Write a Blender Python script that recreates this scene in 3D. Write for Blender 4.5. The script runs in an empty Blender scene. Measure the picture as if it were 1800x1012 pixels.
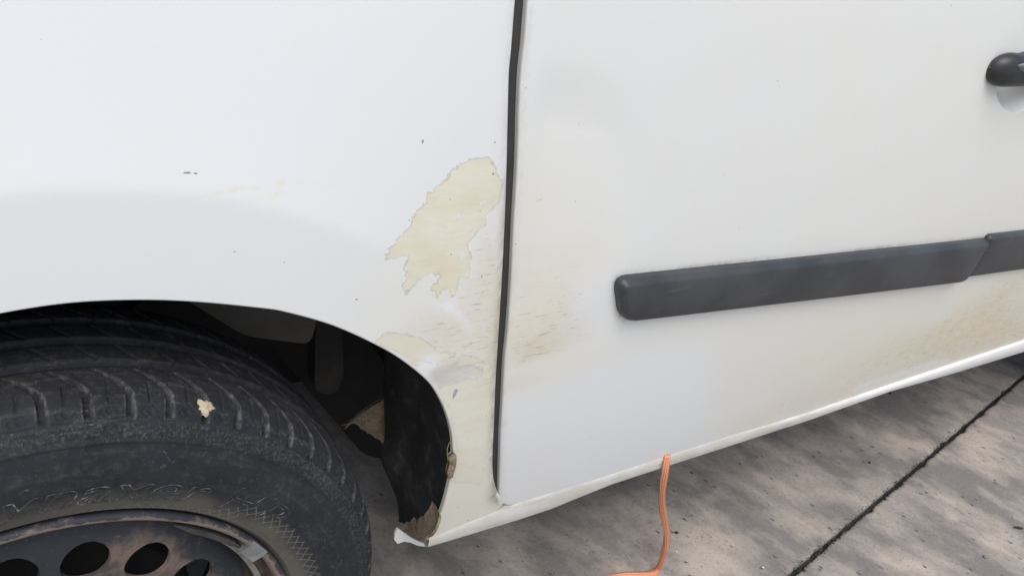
import bpy, math, random
import numpy as np
from mathutils import Vector, Matrix, noise as mnoise
from mathutils.geometry import delaunay_2d_cdt

random.seed(7); rng = np.random.default_rng(11)
S = bpy.context.scene
COL = S.collection

# ------------------------------------------------------------------ camera
CP = np.array([-0.00911, -0.50346, 0.98734]); YAW, PITCH, ROLL = 0.66556, 0.4860, 0.22966
FPX, PW, PH = 1409.7, 1800.0, 1012.0
_f = np.array([math.sin(YAW)*math.cos(PITCH), math.cos(YAW)*math.cos(PITCH), -math.sin(PITCH)])
_r0 = np.array([math.cos(YAW), -math.sin(YAW), 0.0]); _u0 = np.cross(_r0, _f)
_r = _r0*math.cos(ROLL)+_u0*math.sin(ROLL); _u = _u0*math.cos(ROLL)-_r0*math.sin(ROLL)
cam = bpy.data.cameras.new('camera'); cam_o = bpy.data.objects.new('camera', cam); COL.objects.link(cam_o)
M = Matrix.Identity(4)
for i in range(3):
    M[i][0], M[i][1], M[i][2], M[i][3] = _r[i], _u[i], -_f[i], CP[i]
cam_o.matrix_world = M
cam.sensor_width = 36.0; cam.lens = 36.0*FPX/PW; cam.clip_start = 0.01; cam.clip_end = 1000
S.camera = cam_o

# ------------------------------------------------------------------ world, sun, exposure
SUN_EL, SUN_AZ = math.radians(61), math.radians(205)      # azimuth clockwise from +y
w = bpy.data.worlds.new('World'); S.world = w; w.use_nodes = True
nt = w.node_tree; nt.nodes.clear()
sky = nt.nodes.new('ShaderNodeTexSky'); sky.sky_type = 'NISHITA'; sky.sun_disc = False
sky.sun_elevation = SUN_EL; sky.sun_rotation = SUN_AZ
sky.air_density = 1.0; sky.dust_density = 3.0; sky.ozone_density = 1.0
hs = nt.nodes.new('ShaderNodeHueSaturation'); hs.inputs['Saturation'].default_value = 0.76
bg = nt.nodes.new('ShaderNodeBackground'); bg.inputs['Strength'].default_value = 0.13
wo = nt.nodes.new('ShaderNodeOutputWorld')
nt.links.new(sky.outputs[0], hs.inputs['Color']); nt.links.new(hs.outputs[0], bg.inputs['Color']); nt.links.new(bg.outputs[0], wo.inputs['Surface'])
sl = bpy.data.lights.new('sun', 'SUN'); sl.energy = 1.25; sl.angle = math.radians(45); sl.color = (1.0, 0.975, 0.94)
so = bpy.data.objects.new('sun', sl); COL.objects.link(so)
sd = Vector((math.sin(SUN_AZ)*math.cos(SUN_EL), math.cos(SUN_AZ)*math.cos(SUN_EL), math.sin(SUN_EL)))
so.rotation_euler = sd.to_track_quat('Z', 'Y').to_euler(); so.location = sd*20
S.view_settings.view_transform = 'Standard'; S.view_settings.look = 'None'
S.view_settings.gamma = 1; S.view_settings.use_curve_mapping = False
S.view_settings.exposure = 0.40

# ------------------------------------------------------------------ geometry helpers
def sstep(a, b, x):
    t = np.clip((x-a)/(b-a), 0, 1); return t*t*(3-2*t)
ARX, ARZ, ARR = 0.040, 0.327, 0.3585          # front wheel arch centre and radius
def g(x, z, scoop=True):
    """outer side surface of the van: y as a function of x, z"""
    x = np.asarray(x, float); z = np.asarray(z, float)
    wz = z-0.031*x
    y = np.where(wz < 0.6, 0.30*(0.6-wz)**2, 0.20*(wz-0.6)**2)
    y = y + np.where(wz > 1.15, 0.30*np.clip(wz-1.15, 0, 9)**1.15, 0)
    # flared wheel arch: the paint breaks backwards outside a ring round the arch
    d = np.hypot(x-ARX, z-ARZ)-0.429
    fl = 0.5*(d+np.sqrt(d*d+0.0035**2))
    near = 1-sstep(0.14, 0.38, x)
    y = y + 0.165*0.16*(1-np.exp(-fl/0.16))*near
    return y
def rays(px):
    px = np.asarray(px, float).reshape(-1, 2)
    return _f+((px[:, :1]-PW/2)/FPX)*_r-((px[:, 1:2]-PH/2)/FPX)*_u
def on_plane_y(px, y):
    d = rays(px); t = (y-CP[1])/d[:, 1]; return CP+d*t[:, None]
def on_body(px, off=0.0):
    d = rays(px); y = np.zeros(len(d))
    for _ in range(12):
        t = (y-CP[1])/d[:, 1]; q = CP+d*t[:, None]; y = g(q[:, 0], q[:, 2])+off
    t = (y-CP[1])/d[:, 1]; return CP+d*t[:, None]
def on_ground(px, z=0.0):
    d = rays(px); t = (z-CP[2])/d[:, 2]; return CP+d*t[:, None]
def to_px(P):
    d = P-CP; zz = np.maximum(d@_f, 0.05); return PW/2+FPX*(d@_r)/zz, PH/2-FPX*(d@_u)/zz
def xz(px): return on_body(px)[:, [0, 2]]

def resample(pts, step, closed=False):
    pts = np.asarray(pts, float)
    if closed: pts = np.vstack([pts, pts[:1]])
    L = np.concatenate([[0], np.cumsum(np.linalg.norm(np.diff(pts, axis=0), axis=1))])
    n = max(2, int(round(L[-1]/step))+1); t = np.linspace(0, L[-1], n)
    out = np.stack([np.interp(t, L, pts[:, k]) for k in range(pts.shape[1])], 1)
    return out[:-1] if closed else out
def smooth_curve(pts, step, iters=2):
    """Catmull-Rom through the points, resampled"""
    p = np.asarray(pts, float); p = np.vstack([2*p[0]-p[1], p, 2*p[-1]-p[-2]]); out = []
    for i in range(1, len(p)-2):
        for t in np.linspace(0, 1, 12, endpoint=False):
            a, b, c, d = p[i-1], p[i], p[i+1], p[i+2]
            out.append(0.5*((2*b)+(c-a)*t+(2*a-5*b+4*c-d)*t*t+(3*b-a-3*c+d)*t**3))
    out.append(p[-2]); return resample(out, step)
def inside(poly, P):
    x, y = P[:, 0], P[:, 1]; r = np.zeros(len(P), bool); n = len(poly)
    for i in range(n):
        a, b = poly[i], poly[(i+1) % n]
        if a[1] == b[1]: continue
        c = (a[1] > y) != (b[1] > y)
        r ^= c & (x < (b[0]-a[0])*(y-a[1])/(b[1]-a[1])+a[0])
    return r
def pdist(poly, P, closed=True):
    n = len(poly); best = np.full(len(P), 1e9)
    for i in range(n if closed else n-1):
        a = poly[i]; e = poly[(i+1) % n]-a; L = e@e
        if L < 1e-14: continue
        t = np.clip(((P-a)@e)/L, 0, 1); best = np.minimum(best, np.hypot(*(P-a-t[:, None]*e).T))
    return best
def sdf(poly, P):
    d = pdist(poly, P); return np.where(inside(poly, P), d, -d)

def link(name, me, mat=None, parent=None, smooth=True):
    o = bpy.data.objects.new(name, me); COL.objects.link(o)
    if mat: me.materials.append(mat)
    if smooth and len(me.polygons): me.polygons.foreach_set('use_smooth', [True]*len(me.polygons))
    if parent: o.parent = parent
    return o
def mesh_obj(name, V, F, mat=None, parent=None, smooth=True, normals=None, attrs=None, sharp=None):
    me = bpy.data.meshes.new(name); me.from_pydata([tuple(map(float, v)) for v in V], [], [tuple(map(int, f)) for f in F])
    me.update()
    o = link(name, me, mat, parent, smooth)
    if attrs:
        for k, a in attrs.items():
            at = me.attributes.new(k, 'FLOAT', 'POINT'); at.data.foreach_set('value', np.asarray(a, np.float32))
    if normals is not None: me.normals_split_custom_set_from_vertices([tuple(map(float, n)) for n in normals])
    elif sharp is not None: me.set_sharp_from_angle(angle=math.radians(sharp))
    return o
def empty(name, parent=None, loc=(0, 0, 0)):
    o = bpy.data.objects.new(name, None); COL.objects.link(o); o.location = loc; o.empty_display_size = .1
    if parent: o.parent = parent
    return o
def tag(o, label=None, cat=None, group=None, kind=None):
    for k, v in (('label', label), ('category', cat), ('group', group), ('kind', kind)):
        if v: o[k] = v
    return o
def grid_faces(n, m, close_n=False, off=0, flip=False):
    F = []
    for i in range(n if close_n else n-1):
        a = i*m; b = ((i+1) % n)*m
        for j in range(m-1):
            q = (off+a+j, off+a+j+1, off+b+j+1, off+b+j); F.append(q[::-1] if flip else q)
    return F
def sweep(rows): # rows: list of (n,3) arrays -> verts, faces
    m = len(rows[0]); V = np.vstack(rows); return V, grid_faces(len(rows), m)

def panel(name, outer, mat, parent, fine, coarse=0.03, focus=None, hem=(), hem_r=0.0025, hem_d=0.018, attr_fn=None, yfun=g, extra=None, flip=False):
    """a skin cut to an outline in x, z, lying on the side surface, with rounded returned edges on the stretches in hem"""
    outer = np.asarray(outer)
    lo, hi = outer.min(0), outer.max(0)
    def jit(step, region=None, avoid=None):
        X, Z = np.meshgrid(np.arange(lo[0], hi[0], step), np.arange(lo[1], hi[1], step*0.87)); X = X+(np.arange(X.shape[0]) % 2)[:, None]*step*.5
        return np.stack([X.ravel(), Z.ravel()], 1)
    P = jit(coarse)
    if focus is not None:
        f0, f1 = np.array(focus[:2]), np.array(focus[2:])
        P = P[~np.all((P > f0) & (P < f1), axis=1)]
        Q = jit(fine); Q = Q[np.all((Q > f0) & (Q < f1), axis=1)]; P = np.vstack([P, Q])
    if extra is not None: P = np.vstack([P, extra])
    P = P[inside(outer, P)]; P = P[pdist(outer, P) > fine*.45]
    allp = np.vstack([outer, P]); n0 = len(outer)
    vs, es, fs, *_ = delaunay_2d_cdt([Vector(p) for p in allp], [], [list(range(n0))], 1, 1e-7)
    A = np.array([(v.x, v.y) for v in vs])
    def nrm(A):
        e = 5e-4
        gx = (yfun(A[:, 0]+e, A[:, 1])-yfun(A[:, 0]-e, A[:, 1]))/(2*e); gz = (yfun(A[:, 0], A[:, 1]+e)-yfun(A[:, 0], A[:, 1]-e))/(2*e)
        n = np.stack([gx, -np.ones(len(A)), gz], 1); return n/np.linalg.norm(n, axis=1)[:, None]
    N = nrm(A); V = np.stack([A[:, 0], yfun(A[:, 0], A[:, 1]), A[:, 1]], 1)
    F = []
    for f in fs:
        f = list(f); a, b, c = A[f[0]], A[f[1]], A[f[2]]
        if (b[0]-a[0])*(c[1]-a[1])-(b[1]-a[1])*(c[0]-a[0]) < 0: f = f[::-1]
        F.append(f)                                   # ccw in x,z seen from -y
    AT = A.copy()
    ccw = np.sum(outer[:, 0]*np.roll(outer[:, 1], -1)-np.roll(outer[:, 0], -1)*outer[:, 1]) > 0
    for line in hem:
        C = np.asarray(line); T = np.gradient(C, axis=0); T /= np.maximum(np.linalg.norm(T, axis=1), 1e-9)[:, None]
        O = np.stack([T[:, 1], -T[:, 0]], 1)
        if not ccw: O = -O
        Nb = nrm(C); yb = yfun(C[:, 0], C[:, 1]); rows = []; rn = []
        prof = [(hem_r*math.sin(a), hem_r*(1-math.cos(a)), math.sin(a), math.cos(a)) for a in np.radians([0, 22, 45, 68, 90])]+[(hem_r, hem_d, 1, 0)]
        for o_, dy, so_, co_ in prof:
            rows.append(np.stack([C[:, 0]+O[:, 0]*o_, yb+dy, C[:, 1]+O[:, 1]*o_], 1))
            nn = Nb*co_+np.stack([O[:, 0], np.zeros(len(C)), O[:, 1]], 1)*so_; rn.append(nn/np.linalg.norm(nn, axis=1)[:, None])
        off = len(V); V = np.vstack([V]+rows); N = np.vstack([N]+rn); AT = np.vstack([AT]+[C]*len(rows))
        fl = grid_faces(len(rows), len(C), off=off)
        q = fl[0]; gn = np.cross(V[q[1]]-V[q[0]], V[q[2]]-V[q[0]])
        if gn@rn[1][0] < 0: fl = [f[::-1] for f in fl]
        F += fl
    attrs = attr_fn(AT) if attr_fn else None
    return mesh_obj(name, V, F, mat, parent, normals=N, attrs=attrs)

# ------------------------------------------------------------------ material helpers
class NT:
    def __init__(s, name):
        s.m = bpy.data.materials.new(name); s.m.use_nodes = True; s.t = s.m.node_tree; s.t.nodes.clear()
        s.out = s.n('ShaderNodeOutputMaterial'); s.b = s.n('ShaderNodeBsdfPrincipled'); s.l(s.b.outputs[0], s.out.inputs[0])
        s.co = s.n('ShaderNodeTexCoord').outputs['Object']
    def n(s, t, **k):
        o = s.t.nodes.new(t)
        for a, v in k.items(): setattr(o, a, v)
        return o
    def l(s, a, b): s.t.links.new(a, b)
    def put(s, sock, v):
        if hasattr(v, 'links'): s.l(v, sock)
        elif isinstance(v, (tuple, list)) and sock.type == 'RGBA' and len(v) == 3: sock.default_value = (*v, 1)
        else: sock.default_value = v
    def math(s, op, a, b=0.0, c=0.0, clamp=False):
        o = s.n('ShaderNodeMath', operation=op, use_clamp=clamp); s.put(o.inputs[0], a); s.put(o.inputs[1], b); s.put(o.inputs[2], c); return o.outputs[0]
    def mul(s, a, b, clamp=False): return s.math('MULTIPLY', a, b, clamp=clamp)
    def add(s, a, b, clamp=False): return s.math('ADD', a, b, clamp=clamp)
    def ramp(s, v, a, b, lo=0.0, hi=1.0, smooth=True):
        o = s.n('ShaderNodeMapRange', clamp=True, interpolation_type='SMOOTHSTEP' if smooth else 'LINEAR')
        s.put(o.inputs[0], v); s.put(o.inputs[1], a); s.put(o.inputs[2], b); s.put(o.inputs[3], lo); s.put(o.inputs[4], hi); return o.outputs[0]
    def mix(s, f, a, b):
        o = s.n('ShaderNodeMix', data_type='RGBA'); s.put(o.inputs[0], f); s.put(o.inputs[6], a); s.put(o.inputs[7], b); return o.outputs[2]
    def map(s, rot=(0, 0, 0), scale=(1, 1, 1), loc=(0, 0, 0), vec=None):
        src = vec or s.co
        if any(rot):
            r_ = s.n('ShaderNodeMapping'); s.l(src, r_.inputs[0]); r_.inputs[2].default_value = rot; src = r_.outputs[0]
        o = s.n('ShaderNodeMapping'); s.l(src, o.inputs[0]); o.inputs[1].default_value = loc; o.inputs[3].default_value = scale; return o.outputs[0]
    def noise(s, scale, detail=4, rough=.55, vec=None, dist=0.0):
        o = s.n('ShaderNodeTexNoise'); s.l(vec or s.co, o.inputs['Vector']); o.inputs['Scale'].default_value = scale; o.inputs['Detail'].default_value = detail
        o.inputs['Roughness'].default_value = rough; o.inputs['Distortion'].default_value = dist; return o.outputs[0]
    def voro(s, scale, vec=None, feature='F1', out=0, rand=1.0):
        o = s.n('ShaderNodeTexVoronoi', feature=feature); s.l(vec or s.co, o.inputs['Vector']); o.inputs['Scale'].default_value = scale; o.inputs['Randomness'].default_value = rand; return o.outputs[out]
    def attr(s, name):
        o = s.n('ShaderNodeAttribute', attribute_name=name); return o.outputs['Fac']
    def bump(s, h, strength=.3, dist=.001, normal=None):
        o = s.n('ShaderNodeBump'); o.inputs['Strength'].default_value = strength; o.inputs['Distance'].default_value = dist; s.l(h, o.inputs['Height'])
        if normal: s.l(normal, o.inputs['Normal'])
        return o.outputs[0]
    def fin(s, color, rough=.5, normal=None, **k):
        s.put(s.b.inputs['Base Color'], color); s.put(s.b.inputs['Roughness'], rough)
        if normal: s.l(normal, s.b.inputs['Normal'])
        for a, v in k.items(): s.put(s.b.inputs[a.replace('_', ' ')], v)
        return s.m

def mat_plain(name, c1, c2, rough=.6, scale=40, bump=.15, bd=.0006, **k):
    t = NT(name); n = t.noise(scale, 6, .6); n2 = t.noise(scale*.15, 3)
    f = t.ramp(t.add(t.mul(n, .5), t.mul(n2, .5)), .38, .62)
    return t.fin(t.mix(f, c1, c2), rough, t.bump(n, bump, bd), **k)

WHITE = (.742, .768, .780)
SPECKS_DARK = [((743, 249), 1.2, 2.2, 0), ((329, 304), 3.6, 1.1, 0), ((344, 305), 2.0, .9, 0), ((870, 250), 1.0, 1.0, 0), ((627, 526), 1.5, 1.0, 0), ((867, 306), 1.6, 1.3, 0),
    ((412, 443), .8, .8, 0), ((500, 461), .8, .6, 0), ((791, 350), .9, .8, 0), ((793, 447), .9, .8, 0), ((847, 486), .9, 2.0, .4), ((805, 891), 1.0, 1.0, 0), ((823, 914), 1.8, 1.0, 0),
    ((1013, 355), .7, .7, 0), ((1367, 143), .9, .9, 0), ((1672, 10), 1.1, 1.0, 0), ((1020, 221), .7, .7, 0), ((924, 155), .8, .8, 0), ((1446, 631), 1.1, 1.1, 0), ((907, 429), 1.0, 1.0, 0), ((1037, 767), .8, .7, 0),
    ((720, 387), .8, .8, 0), ((844, 370), .8, .7, 0), ((1299, 400), .9, .9, 0), ((1101, 473), .8, .6, 0), ((1744, 504), 1.6, .8, .3), ((855, 730), .7, .7, 0)]
SPECKS_RUST = [((951, 352), 2.6, 1.4, -.3), ((946, 354), 1.8, .8, -.3)]
SPECKS_STAIN = [((537, 322), 9, 3, .2), ((491, 326), 5, 4.5, 0), ((583, 326), 5, 2.6, 0), ((455, 331), 14, 3, 0), ((515, 321), 26, 4, 0), ((470, 345), 30, 5, .2), ((388, 340), 26, 4, .2)]
SPECKS_LILAC = [((801.5, 687), 3.0, 4.2, .35), ((799, 692), 2.4, 5.0, .35), ((797, 697), 1.4, 4.5, .35)]
def mat_paint():
    t = NT('weathered_white_paint')
    fine = t.noise(420, 5, .65); mid = t.noise(95, 6, .62, dist=.4); broad = t.noise(9, 4, .55)
    streak = t.noise(85, 7, .72, vec=t.map(rot=(0, math.radians(2), 0), scale=(.22, 1, 1)))
    fstreak = t.noise(420, 4, .7, vec=t.map(rot=(0, math.radians(3), 0), scale=(.14, 1, 1)))
    warm = t.mul(t.attr('warm'), t.ramp(broad, .25, .7, .75, 1.1), clamp=True)
    col = t.mix(warm, WHITE, (.738, .722, .625))
    # grey smears
    gm = t.mul(t.attr('smudge'), t.ramp(streak, .3, .65, .35, 1.0), clamp=True)
    col = t.mix(gm, col, (.50, .49, .455))
    # ochre dust film, brushed along the body
    ta = t.attr('tan')
    film = t.math('MULTIPLY', ta, t.ramp(t.add(t.mul(streak, .30), t.add(t.mul(mid, .35), t.mul(t.noise(30, 6, .6), .35))), .30, .70, .22, .80), clamp=True)
    col = t.mix(film, col, (.640, .555, .390))
    spk = t.mul(t.ramp(t.add(fstreak, t.mul(t.math('MINIMUM', ta, .7), .16)), .66, .76), t.ramp(ta, .10, .5), clamp=True)
    col = t.mix(t.mul(spk, .50), col, (.37, .30, .21))
    # flaked top coat: cream primer, ragged edge
    edge_n = t.add(t.mul(t.math("SUBTRACT", t.noise(190, 8, .8), .5), .0190), t.mul(t.math('SUBTRACT', t.noise(38, 3, .6), .5), .013))
    pd = t.add(t.attr('peel'), edge_n)
    isl = t.ramp(t.noise(75, 5, .65), .615, .635)                               # islands of paint left inside
    pm = t.mul(t.ramp(pd, -.00025, .00025), t.math('SUBTRACT', 1.0, t.mul(isl, t.ramp(pd, .0, .012))), clamp=True)
    prim = t.mix(t.ramp(t.add(t.mul(streak, .6), t.mul(broad, .4)), .35, .62), (.742, .728, .615), (.690, .650, .505))
    prim = t.mix(t.mul(t.ramp(fstreak, .60, .72), .30), prim, (.50, .42, .30))
    strong = t.attr('peelstr'); prim = t.mix(t.mul(t.ramp(broad, .48, .64), .35), prim, (.665, .598, .435))
    col = t.mix(t.mul(pm, strong), col, prim)
    rim = t.mul(t.ramp(t.math('ABSOLUTE', pd), .0003, .0011, 1.0, 0.0), t.mul(strong, t.ramp(mid, .45, .62)))
    col = t.mix(t.mul(rim, .28), col, (.44, .40, .32))  # thin shadow of the flaked coat's thickness, painted as a dark outline
    # edge grime at the door gap
    gr = t.mul(t.attr('gapgrime'), t.ramp(t.noise(130, 5, .7, vec=t.map(scale=(1, 1, .35))), .30, .62, .25, 1.0), clamp=True)
    col = t.mix(gr, col, (.30, .275, .225))
    # fresh clean white
    col = t.mix(t.ramp(t.add(t.attr('fresh'), t.mul(t.math('SUBTRACT', mid, .5), .020)), -.005, .006, 0, .8), col, (.80, .81, .84))
    # chips
    jn = t.n('ShaderNodeTexNoise'); t.l(t.co, jn.inputs['Vector']); jn.inputs['Scale'].default_value = 700
    jv = t.n('ShaderNodeVectorMath', operation='MULTIPLY_ADD'); t.l(jn.outputs['Color'], jv.inputs[0]); jv.inputs[1].default_value = (.0014, 0, .0014); t.l(t.co, jv.inputs[2])
    def chips(lst):
        res = None
        for p, rx, rz, a in lst:
            q = on_body([p])[0]; sc = 1/1500.
            sb = t.n('ShaderNodeVectorMath', operation='SUBTRACT'); t.l(jv.outputs[0], sb.inputs[0]); sb.inputs[1].default_value = (q[0]+.0007, q[1], q[2]+.0007)
            mp = t.map(rot=(0, a, 0), scale=(1, 1, 1), vec=sb.outputs[0])
            ml = t.n('ShaderNodeVectorMath', operation='MULTIPLY'); t.l(mp, ml.inputs[0]); ml.inputs[1].default_value = (1/(rx*sc*1.05), 0, 1/(rz*sc*1.05))
            ln = t.n('ShaderNodeVectorMath', operation='LENGTH'); t.l(ml.outputs[0], ln.inputs[0])
            res = ln.outputs['Value'] if res is None else t.math('MINIMUM', res, ln.outputs['Value'])
        return res
    col = t.mix(t.mul(t.ramp(chips(SPECKS_RUST), .4, 1.5, 1, 0), .45), col, (.55, .40, .16))
    col = t.mix(t.mul(t.ramp(chips(SPECKS_STAIN), .1, 1.4, 1, 0), t.ramp(t.add(t.mul(t.noise(80, 5, .7), .6), t.mul(mid, .4)), .46, .66, .06, .55)), col, (.72, .63, .34))
    col = t.mix(t.ramp(chips(SPECKS_LILAC), .8, 1.1, 1, 0), col, (.36, .36, .42))
    col = t.mix(t.mul(t.ramp(chips(SPECKS_DARK), .7, 1.2, 1, 0), .72), col, (.10, .09, .08))
    # random pin pricks
    vd = t.voro(26); pk = t.mul(t.ramp(vd, .012, .022, 1, 0), t.ramp(t.noise(11, 2), .52, .6))
    col = t.mix(t.mul(pk, .6), col, (.25, .22, .18))
    rough = t.add(t.add(.34, t.mul(film, .35)), t.mul(t.mul(pm, strong), .25), clamp=True)
    h = t.add(t.add(t.mul(pm, t.mul(strong, -.35)), t.mul(fine, .03)), t.mul(film, t.mul(mid, .25)))
    nb = t.bump(t.noise(4.5, 2, .4), .05, .02, None)
    return t.fin(col, rough, t.bump(h, .8, .0006, nb), Coat_Weight=.22, Coat_Roughness=.12)
PAINT = mat_paint()

def mat_simple_white():
    t = NT('plain_white_paint'); n = t.noise(6, 5); n2 = t.noise(120, 4)
    return t.fin(t.mix(t.ramp(n, .3, .7), WHITE, (.71, .70, .65)), .36, t.bump(n2, .05, .0005), Coat_Weight=.12, Coat_Roughness=.12)
WHITE_M = mat_simple_white()
def mat_sill():
    t = NT('sill_paint'); n = t.noise(30, 5, .65); st = t.noise(90, 5, .65, vec=t.map(scale=(.12, 1, 1)))
    d = t.attr('dust')
    f = t.mul(d, t.ramp(t.add(t.mul(n, .5), t.mul(st, .5)), .3, .62, .4, 1.0), clamp=True)
    c = t.mix(f, (.82, .825, .83), (.58, .56, .50))
    c = t.mix(t.mul(t.mul(t.ramp(st, .56, .66), d), .5), c, (.40, .36, .28))
    return t.fin(c, .42, t.bump(st, .15, .0006))
SILL_M = mat_sill()
def mat_trim():
    t = NT('faded_grey_plastic'); n = t.noise(14, 5, .6); f = t.noise(900, 3, .6); st = t.noise(120, 5, .7, vec=t.map(rot=(0, .08, 0), scale=(.10, 1, 1)))
    c = t.mix(t.ramp(n, .35, .65), (.032, .036, .041), (.054, .058, .064))
    c = t.mix(t.mul(t.ramp(st, .58, .72), .45), c, (.12, .12, .117))
    sc = t.ramp(t.noise(70, 6, .8, vec=t.map(rot=(0, .3, 0), scale=(.15, 1, 1.6))), .685, .72)
    c = t.mix(t.mul(sc, .4), c, (.24, .24, .23))
    return t.fin(c, t.add(.34, t.mul(n, .2)), t.bump(t.add(f, t.mul(st, .4)), .22, .0004), Specular_IOR_Level=.5)
TRIM = mat_trim()
BLACKP = mat_plain('black_plastic', (.020, .021, .023), (.034, .036, .039), .42, 60, .1, .0004)
SEAL = mat_plain('grey_rubber_seal', (.036, .035, .031), (.046, .044, .039), .85, 50, .1, .0004)
DARK = mat_plain('dark_underbody', (.007, .007, .008), (.016, .015, .014), .9, 20, .3, .002)
INNER = mat_plain('dusty_inner_wing', (.115, .108, .095), (.16, .15, .13), .85, 24, .2, .001)
GLASS = NT('tinted_glass').fin((.02, .025, .028), .04, None, Specular_IOR_Level=.6)
def mat_liner():
    t = NT('wheel_arch_plastic'); n = t.noise(55, 6, .7); b = t.noise(7, 4); s = t.voro(160)
    c = t.mix(t.ramp(b, .35, .7), (.022, .024, .027), (.045, .045, .045))
    c = t.mix(t.mul(t.ramp(n, .50, .70), .55), c, (.13, .12, .10))
    c = t.mix(t.mul(t.ramp(s, .06, .13, 1, 0), t.ramp(t.noise(20, 3), .5, .6)), c, (.26, .235, .19))
    return t.fin(c, .6, t.bump(n, .3, .001))
LINER = mat_liner()
def mat_mud():
    t = NT('dried_mud'); n = t.noise(260, 7, .75); b = t.noise(40, 5, .65)
    c = t.mix(t.ramp(n, .3, .7), (.17, .13, .085), (.36, .29, .20)); c = t.mix(t.mul(t.ramp(b, .5, .7), .5), c, (.09, .07, .05))
    c = t.mix(t.ramp(t.voro(330), .10, .2, .7, 0), c, (.04, .035, .03))
    return t.fin(c, .95, t.bump(t.add(n, b), .8, .002))
MUD = mat_mud()
STRAW = mat_plain('dry_straw', (.22, .18, .11), (.32, .27, .18), .8, 80)

def mat_tyre():
    t = NT('dusty_tyre_rubber')
    sx = t.n('ShaderNodeSeparateXYZ'); t.l(t.co, sx.inputs[0]); X, Y, Z = sx.outputs
    r = t.math('SQRT', t.add(t.mul(X, X), t.mul(Z, Z))); th = t.math('ARCTAN2', X, Z)
    cv = t.n('ShaderNodeCombineXYZ'); t.l(t.mul(th, .25), cv.inputs[0]); t.l(r, cv.inputs[1]); t.l(Y, cv.inputs[2]); pol = cv.outputs[0]
    n = t.noise(130, 8, .78); b = t.noise(16, 5, .65); f = t.noise(420, 5, .7)
    radial = t.noise(620, 5, .75, vec=t.map(scale=(1, .30, .3), vec=pol)); circ = t.noise(160, 5, .7, vec=t.map(scale=(.12, 1, 1), vec=pol))
    c = t.mix(t.ramp(b, .3, .7), (.011, .0125, .016), (.021, .023, .028))
    side = t.ramp(r, .286, .289, 1, 0)
    c = t.mix(t.mul(t.ramp(t.add(t.mul(n, .6), t.mul(circ, .4)), .48, .70), .42), c, (.10, .10, .097))
    # dust on the bead
    bead = t.mul(t.ramp(t.add(r, t.mul(t.math('SUBTRACT', b, .5), .035)), .213, .236, 1, 0), side)
    c = t.mix(t.mul(bead, .70), c, (.135, .130, .105))
    # scuffed decor band
    band = t.mul(t.ramp(r, .2725, .2745), t.ramp(r, .2845, .2870, 1, 0))
    sc = t.mul(band, t.ramp(t.add(t.add(t.mul(radial, .35), t.mul(f, .25)), t.add(t.mul(t.noise(9, 3), .35), t.ramp(X, .02, -.10, -.08, .06))), .46, .62))
    c = t.mix(t.mul(sc, .72), c, (.28, .25, .19)); c = t.mix(t.mul(t.mul(band, t.ramp(f, .45, .65)), .35), c, (.12, .118, .11))
    sc2 = t.mul(t.ramp(r, .268, .288), t.ramp(t.add(t.mul(f, .5), t.mul(circ, .5)), .55, .68))
    c = t.mix(t.mul(sc2, .30), c, (.25, .24, .22))
    # chalky scratches
    ch = t.ramp(t.noise(110, 8, .85, dist=1.0), .60, .655)
    c = t.mix(t.mul(ch, .45), c, (.27, .272, .275))
    # tread wear browner toward the crown
    tr = t.ramp(r, .296, .302); c = t.mix(t.mul(tr, t.ramp(n, .45, .7, .05, .4)), c, (.070, .060, .050))
    # dark in the grooves: only dirt-free rubber there; edges dusty by attribute
    c = t.mix(t.mul(t.attr('edge'), t.ramp(n, .42, .62, .05, .50)), c, (.22, .215, .205))
    # cross hatch on the bead from one o'clock on
    ta = t.mul(th, 150.); k = t.mul(r, 620.)
    h1 = t.math('SINE', t.add(t.mul(th, 135.), k)); h2 = t.math('SINE', t.math('SUBTRACT', t.mul(th, 135.), k))
    hl = t.math('MAXIMUM', t.ramp(h1, .80, .97), t.ramp(h2, .80, .97))
    hm = t.mul(hl, t.attr('hatch')); c = t.mix(t.mul(hm, .38), c, (.22, .215, .185))
    h = t.add(t.add(t.mul(f, .25), t.mul(n, .5)), t.add(t.mul(hm, .6), t.mul(t.mul(band, radial), .9)))
    return t.fin(c, t.add(.62, t.mul(n, .25), clamp=True), t.bump(h, .45, .0012), Specular_IOR_Level=.35)
TYRE = mat_tyre()
def mat_letter():
    t = NT('scuffed_raised_rubber'); n = t.noise(120, 6, .75); c = t.mix(t.ramp(n, .47, .68), (.026, .028, .032), (.19, .195, .195))
    return t.fin(c, .75, t.bump(n, .3, .0005))
LETTER = mat_letter()
def mat_rim():
    t = NT('rusty_black_steel'); n = t.noise(60, 7, .7); b = t.noise(9, 4, .6); f = t.noise(260, 5, .7)
    sx = t.n('ShaderNodeSeparateXYZ'); t.l(t.co, sx.inputs[0]); X, Y, Z = sx.outputs
    r = t.math('SQRT', t.add(t.mul(X, X), t.mul(Z, Z)))
    c = t.mix(t.ramp(b, .3, .7), (.020, .023, .030), (.036, .038, .046))
    rust = t.ramp(t.add(t.add(t.mul(b, .55), t.mul(n, .45)), t.add(t.mul(t.ramp(X, .03, .09), .12), t.ramp(r, .146, .170, .03, -.10))), .50, .68)
    c = t.mix(t.mul(rust, .75), c, (.20, .145, .110))
    c = t.mix(t.mul(t.ramp(f, .60, .70), .45), c, (.17, .165, .165))
    fl = t.mul(t.ramp(r, .1945, .1965), t.ramp(t.add(n, t.mul(t.ramp(r, .1995, .2045), -.28)), .25, .42))
    c = t.mix(fl, c, t.mix(t.ramp(n, .35, .65), (.235, .180, .140), (.15, .125, .11)))
    return t.fin(c, .68, t.bump(t.add(n, f), .35, .0008))
RIM = mat_rim()
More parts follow.
